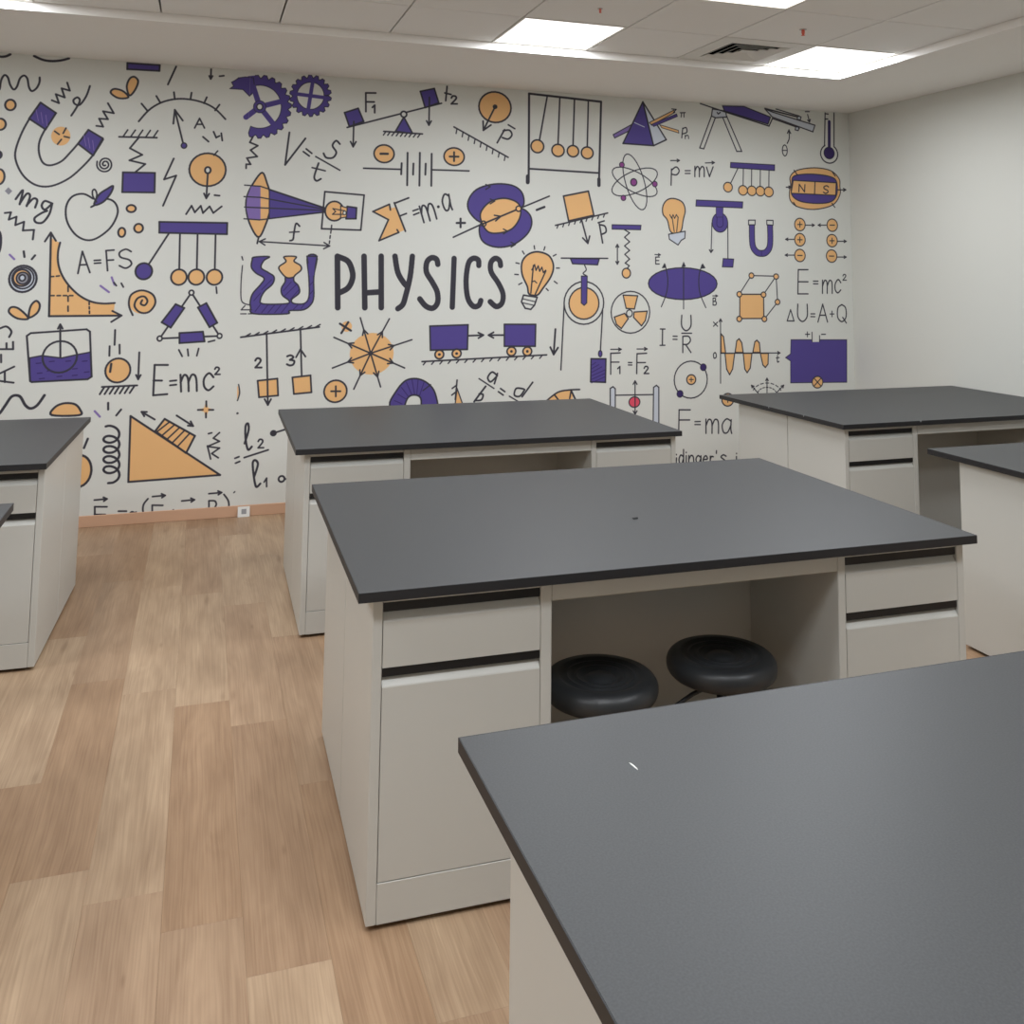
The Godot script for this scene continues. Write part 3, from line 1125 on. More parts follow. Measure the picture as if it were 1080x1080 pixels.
	line(8,0,[6637,1918,6658,1908,6637,1898])
	line(8,0,[6766,1911,6692,1909])
	line(8,0,[6713,1900,6692,1909,6713,1920])
	line(8,0,[6471,1794,6393,1793])
	line(8,0,[6414,1784,6393,1793,6414,1803])
	line(8,0,[6870,1786,6952,1787])
	line(8,0,[6930,1797,6952,1787,6930,1777])
	line(8,0,[6469,1672,6387,1671])
	line(8,0,[6407,1662,6387,1671,6408,1681])
	line(8,0,[6867,1662,6948,1663])
	line(8,0,[6927,1672,6948,1663,6926,1652])
	# field ellipse
	line(8,0,[5312,1643,5282,1642,5282,1592,5311,1592])
	line(8,0,[5282,1617,5307,1617])
	line(7,0,[5276,1661,5320,1659])
	line(7,0,[5305,1668,5320,1659,5303,1652])
	disc(1,9,5506,1449,284,117,0)
	curve(8,0,[5326,1280,5370,1385,5379,1489,5358,1589])
	line(8,0,[5508,1264,5511,1600])
	curve(8,0,[5693,1272,5643,1386,5638,1505,5664,1589])
	patch(0,3,[5354,1598,5333,1563,5364,1566])
	patch(0,3,[5511,1609,5495,1573,5527,1576])
	patch(0,3,[5669,1599,5660,1562,5692,1566])
	line(8,0,[5754,1291,5755,1342])
	curve(8,0,[5755,1342,5772,1342,5776,1331,5769,1319,5755,1318])
	curve(8,0,[5755,1318,5775,1318,5782,1305,5775,1291,5754,1291])
	line(7,0,[5752,1359,5793,1359])
	line(7,0,[5778,1366,5793,1359,5778,1351])
	# crystal cell
	patch(2,9,[5983,1371,6190,1371,6190,1188,5980,1189])
	line(8,0,[5979,1371,6084,1512,6303,1509,6313,1312,6194,1184])
	line(8,0,[6190,1371,6303,1509])
	disc(2,8,5979,1371,21,20,0)
	disc(2,8,6190,1368,21,20,0)
	disc(2,8,6194,1184,21,20,0)
	disc(2,8,5976,1186,21,20,0)
	disc(2,8,6086,1512,21,20,0)
	disc(2,8,6303,1506,22,20,0)
	disc(2,8,6312,1312,21,20,0)
	# formulas by the corner
	line(10,0,[6591,1561,6503,1560,6495,1374,6587,1374])
	line(10,0,[6501,1467,6589,1467])
	line(9,0,[6638,1472,6681,1472])
	line(9,0,[6638,1452,6680,1452])
	line(10,0,[6722,1480,6719,1378])
	curve(10,0,[6721,1433,6740,1476,6758,1473,6764,1441,6762,1378])
	curve(10,0,[6764,1433,6784,1476,6804,1473,6810,1441,6809,1378])
	curve(10,0,[6891,1461,6867,1486,6839,1452,6838,1405,6861,1382,6889,1405])
	curve(8,0,[6912,1514,6921,1526,6936,1523,6937,1510,6911,1481])
	line(8,0,[6911,1481,6943,1481])
	line(9,0,[6395,1168,6427,1253,6456,1167,6395,1168])
	curve(10,0,[6493,1295,6491,1202,6532,1162,6575,1201,6577,1294])
	line(9,0,[6609,1220,6645,1220])
	line(9,0,[6608,1199,6645,1198])
	line(10,0,[6672,1157,6719,1294,6760,1156])
	line(10,0,[6690,1209,6744,1209])
	line(8,0,[6784,1218,6821,1218])
	line(8,0,[6803,1240,6802,1197])
	curve(10,0,[6896,1290,6859,1264,6855,1192,6892,1158,6931,1191,6930,1264,6896,1290])
	line(10,0,[6901,1191,6934,1147])
	line(9,0,[5317,1119,5355,1118])
	line(10,0,[5335,1118,5333,1002])
	line(9,0,[5314,1001,5354,1001])
	line(9,0,[5421,1065,5454,1064])
	line(9,0,[5420,1043,5453,1042])
	curve(10,0,[5493,1217,5492,1138,5529,1104,5567,1138,5568,1216])
	line(9,0,[5492,1086,5573,1085])
	line(10,0,[5499,946,5500,1063])
	curve(10,0,[5500,1063,5547,1063,5563,1033,5539,1006,5500,1005])
	line(10,0,[5523,1004,5566,945])
	# oscillation graph
	patch(2,9,[5818,1078,5840,1056,5856,936,5817,937])
	patch(2,9,[5851,933,5863,817,5888,775,5914,816,5933,932])
	patch(2,9,[5937,938,5952,1024,5973,1039,5995,1009,6006,936])
	patch(2,9,[6006,930,6018,813,6038,786,6065,820,6081,929])
	patch(2,9,[6089,935,6108,1014,6126,1026,6147,1006,6154,934])
	patch(2,9,[6154,927,6175,840,6196,821,6220,846,6224,926])
	line(8,0,[5811,715,5816,1188])
	line(8,0,[5804,1168,5816,1188,5828,1168])
	line(8,0,[5813,934,6327,927])
	line(8,0,[6306,938,6327,927,6306,917])
	line(8,0,[5756,1165,5790,1134])
	line(8,0,[5790,1164,5756,1134])
	curve(8,0,[5766,941,5754,929,5756,904,5765,899,5776,908,5775,932,5766,941])
	curve(8,0,[6304,907,6302,868,6306,858,6316,863])
	line(8,0,[6293,890,6318,892])
	# circuit box
	patch(1,6,[6426,1025,6934,1017,6925,690,6416,700,6419,864,6375,891,6420,918])
	patch(3,0,[6615,1042,6683,1041,6683,1004,6615,1005])
	line(8,0,[6616,1079,6615,1006])
	line(8,0,[6684,1052,6683,1005])
	line(8,0,[6556,1064,6594,1064])
	line(8,0,[6574,1082,6574,1045])
	line(8,0,[6702,1062,6739,1062])
	disc(2,8,6657,698,48,44,0)
	line(8,0,[6630,725,6684,671])
	line(8,0,[6685,723,6629,673])
	# orbit
	disc(-1,9,5564,748,136,134,0)
	disc(2,9,5567,748,37,35,0)
	line(7,0,[5551,749,5584,748])
	line(7,0,[5567,763,5567,732])
	disc(8,5,5668,835,25,25,0)
	disc(8,5,5474,648,25,25,0)
	# fan, hidden charge, second law
	line(8,0,[6207,613,6209,741])
	line(8,0,[6197,723,6209,741,6220,722])
	line(8,0,[6145,615,6073,692])
	line(8,0,[6078,672,6073,692,6096,684])
	line(8,0,[6268,611,6355,684])
	line(8,0,[6331,678,6355,684,6348,664])
	line(7,0,[6129,641,6138,651])
	line(7,0,[6146,658,6160,665])
	line(7,0,[6171,669,6187,672])
	line(7,0,[6200,673,6217,672])
	line(7,0,[6230,670,6246,666])
	line(7,0,[6257,661,6270,653])
	line(7,0,[6279,645,6287,635])
	line(7,0,[6088,656,6101,671])
	line(7,0,[6114,681,6135,692])
	line(7,0,[6152,698,6177,703])
	line(7,0,[6197,705,6223,704])
	line(7,0,[6243,701,6267,693])
	line(7,0,[6284,686,6304,673])
	line(7,0,[6317,662,6329,646])
	disc(2,9,5870,592,49,46,0)
	line(8,0,[5871,610,5870,574])
	line(7,0,[5852,593,5889,591])
	line(10,0,[5557,530,5466,534,5462,378])
	line(10,0,[5466,461,5552,458])
	line(9,0,[5595,444,5639,443])
	line(9,0,[5594,423,5639,421])
	line(10,0,[5686,458,5685,356])
	curve(10,0,[5686,411,5707,453,5728,449,5736,417,5735,354])
	curve(10,0,[5736,409,5759,451,5782,447,5790,415,5789,351])
	curve(10,0,[5897,434,5858,453,5822,413,5832,357,5866,356,5896,410])
	curve(10,0,[5897,445,5893,378,5900,346])
	# name at the bottom
	line(10,0,[5351,214,5351,157])
	curve(10,0,[5351,189,5363,211,5380,209])
	curve(10,0,[5415,209,5398,193,5401,156,5415,151,5431,168,5429,200,5415,209])
	line(9,0,[5402,217,5404,214])
	line(9,0,[5441,218,5443,214])
	line(10,0,[5443,192,5439,155])
	curve(10,0,[5499,198,5478,211,5463,184,5469,151,5486,152,5499,182])
	line(10,0,[5500,249,5500,146])
	line(10,0,[5522,204,5521,145])
	line(10,0,[5522,226,5522,228])
	line(10,0,[5543,204,5542,144])
	curve(10,0,[5543,176,5560,203,5579,192,5583,142])
	curve(10,0,[5641,185,5618,199,5601,176,5610,146,5626,148,5641,180])
	curve(10,0,[5642,196,5640,129,5626,107,5603,113])
	curve(10,0,[5660,169,5694,171,5687,193,5671,190,5660,164,5670,137,5694,144])
	line(10,0,[5719,190,5718,134])
	curve(10,0,[5718,166,5729,187,5744,185])
	line(10,0,[5771,227,5770,208])
	curve(10,0,[5851,183,5828,194,5808,180,5828,163,5848,144,5824,131,5802,142])
	line(10,0,[5938,176,5937,122])
	line(10,0,[5939,197,5939,199])
	# pulley with weight
	line(10,0,[4541,1626,4899,1628])
	patch(1,9,[4610,1624,4833,1624,4820,1581,4627,1587])
	curve(8,0,[4718,1580,4732,1544,4708,1519,4732,1504])
	line(10,0,[4565,1311,4543,844])
	line(10,0,[4863,1310,4843,968])
	disc(3,10,4716,1310,152,151,0)
	disc(2,10,4716,1307,115,112,0)
	patch(1,7,[4695,1500,4740,1500,4737,1310,4717,1292,4695,1310])
	disc(1,7,4842,950,14,22,0)
	patch(1,11,[4771,916,4886,913,4883,748,4768,755])
	line(5,8,[4774,869,4808,890])
	line(5,8,[4774,845,4832,874])
	line(5,8,[4774,820,4855,858])
	line(5,8,[4775,796,4879,836])
	line(5,8,[4775,771,4879,811])
	line(5,8,[4775,747,4879,787])
	line(14,0,[4500,1127,4488,952])
	line(14,0,[4520,998,4488,952,4463,1002])
	# glowing bulb
	blob(2,12,[4364,1668,4447,1642,4482,1573,4464,1496,4403,1411,4362,1365,4302,1373,4288,1426,4249,1510,4248,1594,4291,1648])
	line(10,0,[4332,1572,4315,1380])
	line(10,0,[4425,1534,4347,1370])
	line(9,0,[4321,1541,4341,1578,4352,1538,4368,1569,4379,1532,4395,1560,4407,1523,4424,1539])
	line(8,0,[4321,1457,4342,1464,4358,1449])
	patch(3,11,[4261,1365,4362,1350,4343,1296,4316,1266,4274,1274,4246,1319])
	line(7,0,[4257,1339,4354,1318])
	line(7,0,[4254,1312,4343,1293])
	line(9,0,[4250,1671,4263,1651])
	line(9,0,[4336,1710,4340,1687])
	line(9,0,[4417,1704,4410,1681])
	line(9,0,[4480,1640,4501,1651])
	line(9,0,[4505,1555,4527,1555])
	line(9,0,[4489,1462,4511,1447])
	line(9,0,[4429,1411,4444,1397])
	line(9,0,[4203,1589,4227,1584])
	line(9,0,[4195,1509,4221,1507])
	line(9,0,[4225,1438,4248,1450])
	# radiation sign
	disc(-1,9,5079,1242,153,150,0)
	patch(2,9,[5020,1365,5136,1360,5110,1265,5044,1270])
	patch(2,9,[5107,1243,5212,1249,5197,1182,5166,1143,5103,1205])
	patch(2,9,[4951,1208,5033,1234,5061,1196,5006,1126,4968,1156])
	disc(3,8,5070,1234,23,25,0)
	# equal forces, posts with a red ball
	line(10,0,[4997,953,4923,951,4923,804])
	line(9,0,[4923,889,4988,888])
	line(10,0,[4978,842,4995,856,4995,807])
	line(9,0,[5061,883,5089,882])
	line(9,0,[5061,866,5089,865])
	line(10,0,[5206,946,5130,944,5127,803])
	line(9,0,[5130,881,5197,880])
	curve(10,0,[5186,839,5196,852,5213,849,5215,834,5186,802])
	line(10,0,[5186,802,5223,801])
	line(8,0,[4923,979,5006,978])
	line(8,0,[4985,988,5006,978,4985,968])
	line(8,0,[5130,978,5211,977])
	line(8,0,[5189,988,5211,977,5189,967])
	patch(4,9,[4920,704,4941,716,4959,700,4959,533,4920,535])
	patch(4,9,[5261,701,5284,715,5303,700,5302,411,5256,413])
	line(9,0,[4959,655,5259,650])
	disc(6,8,5109,602,43,37,0)
	line(9,0,[5114,752,5114,515])
	line(9,0,[5129,539,5114,515,5099,540])
	line(9,0,[5099,728,5114,752,5129,727])

func build_mural() -> void:
	new_sheet(700, 2375)
	new_sheet(2375, 7000)
	paint_mural()
	# the pattern repeats on the next sheet, left of the picture
	new_sheet(-1450, 700)
	var from: Sheet = sheets[1]
	var next: Sheet = sheets[2]
	var skip := int((4750 - from.x0) * DOT)
	for y in next.h:
		for x in next.w * 3:
			next.data[y * next.w * 3 + x] = from.data[(y * from.w + skip) * 3 + x]
	var o := thing("wall_mural", "white wall mural printed with purple and orange physics doodles and the word PHYSICS", "mural", Vector3(0, 0, 0))
	for s: Sheet in sheets:
		var st := starts()
		var a := (s.x0 - 7000) / 1000.0
		var b := (s.x1 - 7000) / 1000.0
		var t := 0.0015
		var c := [Vector3(a, PRINT_H / 1000.0, t), Vector3(b, PRINT_H / 1000.0, t), Vector3(b, 0, t), Vector3(a, 0, t)]
		var uv := [Vector2(0, 0), Vector2(1, 0), Vector2(1, 1), Vector2(0, 1)]
		for k: int in [0, 1, 2, 0, 2, 3]:
			st.set_normal(Vector3(0, 0, 1))
			st.set_uv(uv[k])
			st.add_vertex(c[k])
		var m := StandardMaterial3D.new()
		m.albedo_texture = ImageTexture.create_from_image(Image.create_from_data(s.w, s.h, false, Image.FORMAT_RGB8, s.data))
		m.roughness = 0.6
		m.metallic_specular = 0.35
		put(o, "wallpaper_sheet", st.commit(), m)

# ---------------------------------------------------------------- the room
func build_room() -> void:
	var o := setting("wall_back")
	slab(o, "wall_panel", Vector3(LEFT_X - 0.1, -0.1, -0.12), Vector3(0.12, 3.0, 0), M.paint)
	o = setting("wall_right")
	slab(o, "wall_panel", Vector3(0, -0.1, 0), Vector3(0.12, 3.0, REAR_Z + 0.12), M.paint)
	o = setting("wall_left")
	slab(o, "wall_panel", Vector3(LEFT_X - 0.12, -0.1, 0), Vector3(LEFT_X, 3.0, REAR_Z + 0.12), M.white_paint)
	o = setting("wall_rear")
	slab(o, "wall_panel", Vector3(LEFT_X, -0.1, REAR_Z), Vector3(0, 3.0, REAR_Z + 0.12), M.white_paint)
	# skirting along the walls
	o = setting("baseboard_back")
	slab(o, "skirting_board", Vector3(LEFT_X + 0.012, 0, 0.0015), Vector3(-0.012, 0.066, 0.0135), M.skirting, 0.002)
	o = setting("baseboard_right")
	slab(o, "skirting_board", Vector3(-0.012, 0, 0.014), Vector3(0, 0.066, REAR_Z), M.skirting, 0.002)
	o = setting("baseboard_left")
	slab(o, "skirting_board", Vector3(LEFT_X, 0, 0.014), Vector3(LEFT_X + 0.012, 0.066, REAR_Z), M.skirting, 0.002)
	o = setting("baseboard_rear")
	slab(o, "skirting_board", Vector3(LEFT_X + 0.012, 0, REAR_Z - 0.012), Vector3(-0.012, 0.066, REAR_Z), M.skirting, 0.002)
	build_floor()
	build_ceiling()

const PLANK_W := 0.1835
const PLANK_L := 1.22

func plank_mesh(variant: int, length: float) -> Mesh:
	var key := "plank%d/%.3f" % [variant, length]
	if meshes.has(key):
		return meshes[key]
	var st := starts()
	add_plank(st, Vector3.ZERO, length, variant)
	meshes[key] = st.commit()
	return meshes[key]

func add_plank(st: SurfaceTool, at: Vector3, length: float, variant: int) -> void:
	var u0 := (variant % 4) * 0.25
	var v0 := 0.5 * floorf(variant / 4.0)
	var hw := PLANK_W * 0.5 - 0.0001
	var hl := length * 0.5 - 0.0001
	var bev := 0.0003
	var rings := [[hw - bev, hl - bev, 0.0], [hw, hl, -bev], [hw, hl, -0.005]]
	var prev := []
	for r: Array in rings:
		var now := [Vector3(-r[0], r[2], -r[1]), Vector3(r[0], r[2], -r[1]), Vector3(r[0], r[2], r[1]), Vector3(-r[0], r[2], r[1])]
		var faces := [[now[0], now[1], now[2], now[3], Vector3.UP]] if prev.is_empty() else []
		if not prev.is_empty():
			for k in 4:
				var j := (k + 1) % 4
				faces.append([prev[k], prev[j], now[j], now[k], (now[k] + now[j]) * Vector3(1, 0, 1) + Vector3(0, 0.01, 0)])
		for f: Array in faces:
			var n: Vector3 = (f[2] - f[0]).cross(f[1] - f[0]).normalized()
			var order := [0, 1, 2, 0, 2, 3]
			if n.dot(f[4]) < 0.0:
				n = -n
				order = [0, 2, 1, 0, 3, 2]
			for k: int in order:
				var p: Vector3 = f[k]
				st.set_normal(n)
				st.set_uv(Vector2(u0 + 0.25 * (p.x / PLANK_W + 0.5), v0 + 0.5 * (p.z / PLANK_L + 0.5)))
				st.add_vertex(at + p)
		prev = now

func build_floor() -> void:
	var o := setting("floor")
	slab(o, "floor_base", Vector3(LEFT_X, -0.15, 0), Vector3(0, -0.005, REAR_Z), M.void)
	var rng := RandomNumberGenerator.new()
	rng.seed = 77
	# planks whose tone can be read off the photograph: column, end towards the mural -> tone
	var known := {0: [2.35, [4, 1, 4, 0, 3, 1]], 1: [2.50, [0, 3, 0, 1, 0, 2]], 2: [2.66, [1, 0, 4, 1, 0, 3]], 3: [2.87, [3, 1, 2, 0, 4, 1]], -1: [1.85, [1, 4, 3, 4, 0, 1]], 4: [2.10, [0, 3, 1, 4, 2, 0]]}
	var rest := starts()
	var c0 := int(ceil((LEFT_X - -5.266) / PLANK_W)) - 1
	for c in range(c0, 29):
		var x := -5.266 + (c + 0.5) * PLANK_W
		var start: float = rng.randf_range(-1.2, 0.0)
		var tones := []
		for k in 9:
			tones.append(rng.randi_range(0, 4))
		if known.has(c):
			start = known[c][0] - PLANK_L * 2.0
			while start > 0.0:
				start -= PLANK_L
			var shift := int(round((known[c][0] - start) / PLANK_L)) - 2
			for k in 6:
				tones[clampi(k + shift, 0, 8)] = known[c][1][k]
		var z := start
		var row := 0
		while z < REAR_Z:
			var a := maxf(z, 0.0)
			var b := minf(z + PLANK_L, REAR_Z)
			if b - a > 0.03 and x - PLANK_W * 0.5 > LEFT_X - 0.17 and x < 0.05:
				var variant := rng.randi_range(0, 7)
				var mid := Vector3(x, 0, (a + b) * 0.5)
				if x > -7.4 and x < -1.0 and a < 5.0:
					put(o, "plank", plank_mesh(variant, b - a), M.oak[tones[row % 9]], mid)
				else:
					add_plank(rest, mid, b - a, variant)
			z += PLANK_L
			row += 1
	var more := put(o, "planks", rest.commit(), M.oak[1])
	more.set_meta("kind", "stuff")

func build_ceiling() -> void:
	var o := setting("ceiling")
	slab(o, "slab", Vector3(LEFT_X - 0.12, 3.0, -0.12), Vector3(0.12, 3.15, REAR_Z + 0.12), M.void)
	# dropped plaster border with a short upstand to the tile field
	var fx := FIELD_X - COLS * 0.6
	var fz := FIELD_Z + ROWS * 0.6
	slab(o, "plaster_border", Vector3(LEFT_X, SOFFIT_Y, 0.0), Vector3(0, 3.0, FIELD_Z), M.soffit)
	slab(o, "plaster_border", Vector3(LEFT_X, SOFFIT_Y, fz), Vector3(0, 3.0, REAR_Z), M.soffit)
	slab(o, "plaster_border", Vector3(FIELD_X, SOFFIT_Y, FIELD_Z), Vector3(0, 3.0, fz), M.soffit)
	slab(o, "plaster_border", Vector3(LEFT_X, SOFFIT_Y, FIELD_Z), Vector3(fx, 3.0, fz), M.soffit)
	# row and column of each light panel, counted from the corner of the field
	var lights := {}
	for p: Vector2i in [Vector2i(0, 0), Vector2i(3, 0), Vector2i(8, 0), Vector2i(2, 2), Vector2i(6, 2), Vector2i(9, 2), Vector2i(1, 5), Vector2i(5, 5), Vector2i(9, 5), Vector2i(2, 7), Vector2i(5, 7), Vector2i(8, 7)]:
		lights[p] = true
	var tile := block_mesh(Vector3(0.591, 0.016, 0.591), 0.002)
	for r in ROWS:
		for c in COLS:
			var at := Vector3(FIELD_X - (c + 0.5) * 0.6, TILE_Y, FIELD_Z + (r + 0.5) * 0.6)
			if lights.has(Vector2i(c, r)):
				light_panel(at, c, r)
			elif c == 1 and r == 0:
				air_vent(at)
			else:
				put(o, "ceiling_tile", tile, M.tile, at + Vector3(0, 0.008, 0))

func light_panel(at: Vector3, c: int, r: int) -> void:
	var labels := {Vector2i(0, 0): "square white ceiling light panel in the corner beside the air vent", Vector2i(3, 0): "square white ceiling light panel at the border above the PHYSICS mural", Vector2i(8, 0): "square white ceiling light panel at the top left edge of the picture", Vector2i(2, 2): "square white ceiling light panel cut by the top edge of the picture"}
	var label: String = labels.get(Vector2i(c, r), "square white ceiling light panel out of view above the benches")
	var o := thing("ceiling_light", label, "light", at, 0.0, "ceiling light panels")
	var st := starts()
	for s: float in [-1.0, 1.0]:
		add_block(st, Vector3(s * 0.291, 0.006, 0), Vector3(0.014, 0.016, 0.596), 0.002)
		add_block(st, Vector3(0, 0.006, s * 0.291), Vector3(0.568, 0.016, 0.014), 0.002)
	put(o, "frame", st.commit(), M.trim)
	slab(o, "diffuser", Vector3(-0.284, 0.002, -0.284), Vector3(0.284, 0.010, 0.284), M.glow)
	var l := AreaLight3D.new()
	l.name = "panel_light"
	l.area_size = Vector2(0.56, 0.56)
	l.area_normalize_energy = true
	l.light_energy = PANEL_ENERGY
	l.light_color = Color(0.945, 0.97, 1.0)
	l.area_range = 14.0
	l.shadow_enabled = true
	o.add_child(l)
	l.position = Vector3(0, -0.004, 0)
	l.rotation_degrees = Vector3(-90, 0, 0)

func air_vent(at: Vector3) -> void:
	var o := thing("air_vent", "square off-white ceiling air diffuser with nested louvres beside a light panel", "vent", at)
	var st := starts()
	for s: float in [-1.0, 1.0]:
		add_block(st, Vector3(s * 0.2465, 0.003, 0), Vector3(0.103, 0.012, 0.596), 0.002)
		add_block(st, Vector3(0, 0.003, s * 0.2465), Vector3(0.39, 0.012, 0.103), 0.002)
	put(o, "frame", st.commit(), M.trim)
	slab(o, "duct_box", Vector3(-0.2, 0.09, -0.2), Vector3(0.2, 0.10, 0.2), M.void)
	for k in 4:
		var side := slab(o, "duct_wall", Vector3(-0.2, 0.009, 0.196), Vector3(0.2, 0.09, 0.2), M.void)
		side.transform = Transform3D(Basis(Vector3.UP, k * PI / 2)) * side.transform
	for h: float in [0.186, 0.143, 0.100, 0.057]:
		var ring := starts()
		for k in 4:
			var turn := Basis(Vector3.UP, k * PI / 2)
			var lo := h
			var hi := h - 0.021
			for off: float in [0.0, 0.0025]:
				quad(ring, turn * Vector3(-lo, -0.004 + off, lo), turn * Vector3(lo, -0.004 + off, lo), turn * Vector3(hi, 0.008 + off, hi), turn * Vector3(-hi, 0.008 + off, hi), turn * Vector3(0, -1 if off == 0.0 else 1, 0.5 if off == 0.0 else -0.5))
			quad(ring, turn * Vector3(-lo, -0.004, lo), turn * Vector3(lo, -0.004, lo), turn * Vector3(lo, -0.0015, lo), turn * Vector3(-lo, -0.0015, lo), turn * Vector3(0, 0, 1))
		put(o, "louvre", ring.commit(), M.trim)
	slab(o, "centre_plate", Vector3(-0.026, 0.003, -0.026), Vector3(0.026, 0.006, 0.026), M.trim)

func sprinkler(at: Vector3, label: String, size: float) -> void:
	var o := thing("fire_sprinkler", label, "sprinkler", at, 0.0, "fire sprinklers")
	o.scale = Vector3.ONE * size
	put(o, "escutcheon", lathe(PackedVector2Array([Vector2(0.012, 0.0), Vector2(0.014, -0.006), Vector2(0.032, -0.004), Vector2(0.034, 0.0)]), 24), M.chrome)
	put(o, "bulb", lathe(PackedVector2Array([Vector2(0.0, -0.048), Vector2(0.006, -0.045), Vector2(0.009, -0.03), Vector2(0.008, -0.012), Vector2(0.012, 0.0)]), 16), M.red)
	var st := starts()
	for s: float in [-1.0, 1.0]:
		add_tube(st, PackedVector3Array([Vector3(s * 0.012, 0, 0), Vector3(s * 0.016, -0.03, 0), Vector3(s * 0.004, -0.052, 0)]), 0.0025, 8)
	put(o, "frame_arms", st.commit(), M.red)
	put(o, "deflector", lathe(PackedVector2Array([Vector2(0.0, -0.056), Vector2(0.018, -0.054), Vector2(0.018, -0.052), Vector2(0.0, -0.050)]), 20), M.red)

# ---------------------------------------------------------------- the benches
const TOP_W := 1.802
const TOP_D := 1.203
const TOP_Y := 0.7826
const TOP_T := 0.0235
const CAB_L := -0.8587
const CAB_R := 0.890
const SEAM_Z := 0.055

# a drawer or door front: flat face, its upper edge sloped back to leave a finger pull
func front_mesh(width: float, height: float) -> Mesh:
	var key := "front%.4f/%.4f" % [width, height]
	if not meshes.has(key):
		var h := height * 0.5
		meshes[key] = extruded(PackedVector2Array([Vector2(0, -h), Vector2(0, h - 0.022), Vector2(-0.0015, h - 0.019), Vector2(-0.016, h - 0.001), Vector2(-0.018, h), Vector2(-0.02, h), Vector2(-0.02, -h)]), width)
	return meshes[key]

# one single-sided desk unit with its face at z = depth, back panel at z = 0
func bench_unit(o: Node3D, origin: Vector3, flip: bool, depth: float) -> void:
	var s := -1.0 if flip else 1.0
	var turn := Basis(Vector3.UP, PI) if flip else Basis.IDENTITY
	var under := TOP_Y - TOP_T
	var low := 0.012
	var add := func(called: String, lo: Vector3, hi: Vector3, mat: Material, bev: float) -> Node3D:
		var a := origin + Vector3(lo.x, lo.y, s * lo.z)
		var b := origin + Vector3(hi.x, hi.y, s * hi.z)
		return slab(o, called, a.min(b), a.max(b), mat, bev)
	# upright panels: two outer sides and the two that flank the kneehole
	add.call("side_panel", Vector3(CAB_L, low, 0.003), Vector3(CAB_L + 0.0245, under, depth), M.steel_paint, 0.002)
	add.call("side_panel", Vector3(CAB_R - 0.0245, low, 0.003), Vector3(CAB_R, under, depth), M.steel_paint, 0.002)
	add.call("divider", Vector3(-0.4315, low, 0.020), Vector3(-0.402, under, depth), M.steel_paint, 0.002)
	add.call("divider", Vector3(0.454, low, 0.020), Vector3(0.4785, under, depth), M.steel_paint, 0.002)
	add.call("back_panel", Vector3(CAB_L + 0.025, low, 0.001), Vector3(CAB_R - 0.025, under, 0.0195), M.steel_paint, 0.0)
	add.call("apron", Vector3(-0.4015, 0.704, depth - 0.022), Vector3(0.4535, under, depth - 0.001), M.steel_paint, 0.002)
	for bay: Array in [[CAB_L + 0.0245, -0.4315], [0.4785, CAB_R - 0.0245]]:
		var a: float = bay[0] + 0.0015
		var b: float = bay[1] - 0.0015
		var w := b - a
		add.call("top_rail", Vector3(a - 0.001, 0.7405, depth - 0.022), Vector3(b + 0.001, under, depth - 0.001), M.steel_paint, 0.001)
		add.call("plinth", Vector3(a - 0.001, low, depth - 0.022), Vector3(b + 0.001, 0.103, depth - 0.0005), M.steel_paint, 0.001)
		# black channels behind the finger pulls
		add.call("finger_pull", Vector3(a, 0.7175, depth - 0.034), Vector3(b, 0.7400, depth - 0.005), M.pull, 0.0)
		add.call("finger_pull", Vector3(a, 0.5665, depth - 0.034), Vector3(b, 0.5875, depth - 0.005), M.pull, 0.0)
		for f: Array in [["drawer_front", 0.5885, 0.7160], ["door", 0.1055, 0.5645]]:
			var m := put(o, f[0], front_mesh(w, f[2] - f[1]), M.steel_paint)
			m.transform = Transform3D(turn, origin + Vector3((a + b) * 0.5, (f[1] + f[2]) * 0.5, s * (depth - 0.001)))
	for x: float in [CAB_L + 0.06, -0.40, 0.452, CAB_R - 0.06]:
		for z: float in [0.06, depth - 0.07]:
			if absf(x) > 0.5:
				put(o, "levelling_foot", lathe(PackedVector2Array([Vector2(0.0, 0.0), Vector2(0.02, 0.0), Vector2(0.02, 0.009), Vector2(0.008, 0.0095), Vector2(0.008, 0.02), Vector2(0.0, 0.02)]), 14), M.pull, origin + Vector3(x, 0, s * z))

func bench(label: String, x: float, z: float, turn: float, shift := Vector2.ZERO) -> Node3D:
	var o := thing("lab_bench", label, "bench", Vector3(x, 0, z), turn, "island benches with black worktops")
	var top := slab(o, "worktop", Vector3(-TOP_W * 0.5 + 0.0015, TOP_Y - TOP_T, -TOP_D * 0.5 + 0.0015), Vector3(TOP_W * 0.5 - 0.0015, TOP_Y, TOP_D * 0.5 - 0.0015), M.top, 0.0008)
	top.set_meta("label", "matt dark grey worktop")
	var st := starts()
	for s: float in [-1.0, 1.0]:
		add_block(st, Vector3(s * (TOP_W * 0.5 - 0.00075), 0, 0), Vector3(0.0015, TOP_T, TOP_D), 0.0004)
		add_block(st, Vector3(0, 0, s * (TOP_D * 0.5 - 0.00075)), Vector3(TOP_W - 0.003, TOP_T, 0.0015), 0.0004)
	var e := put(top, "edge_band", st.commit(), M.edge)
	e.set_meta("label", "black edge band")
	var origin := Vector3(shift.x, 0, SEAM_Z + shift.y)
	bench_unit(o, origin, false, 0.5)
	bench_unit(o, origin, true, 0.503)
	return o

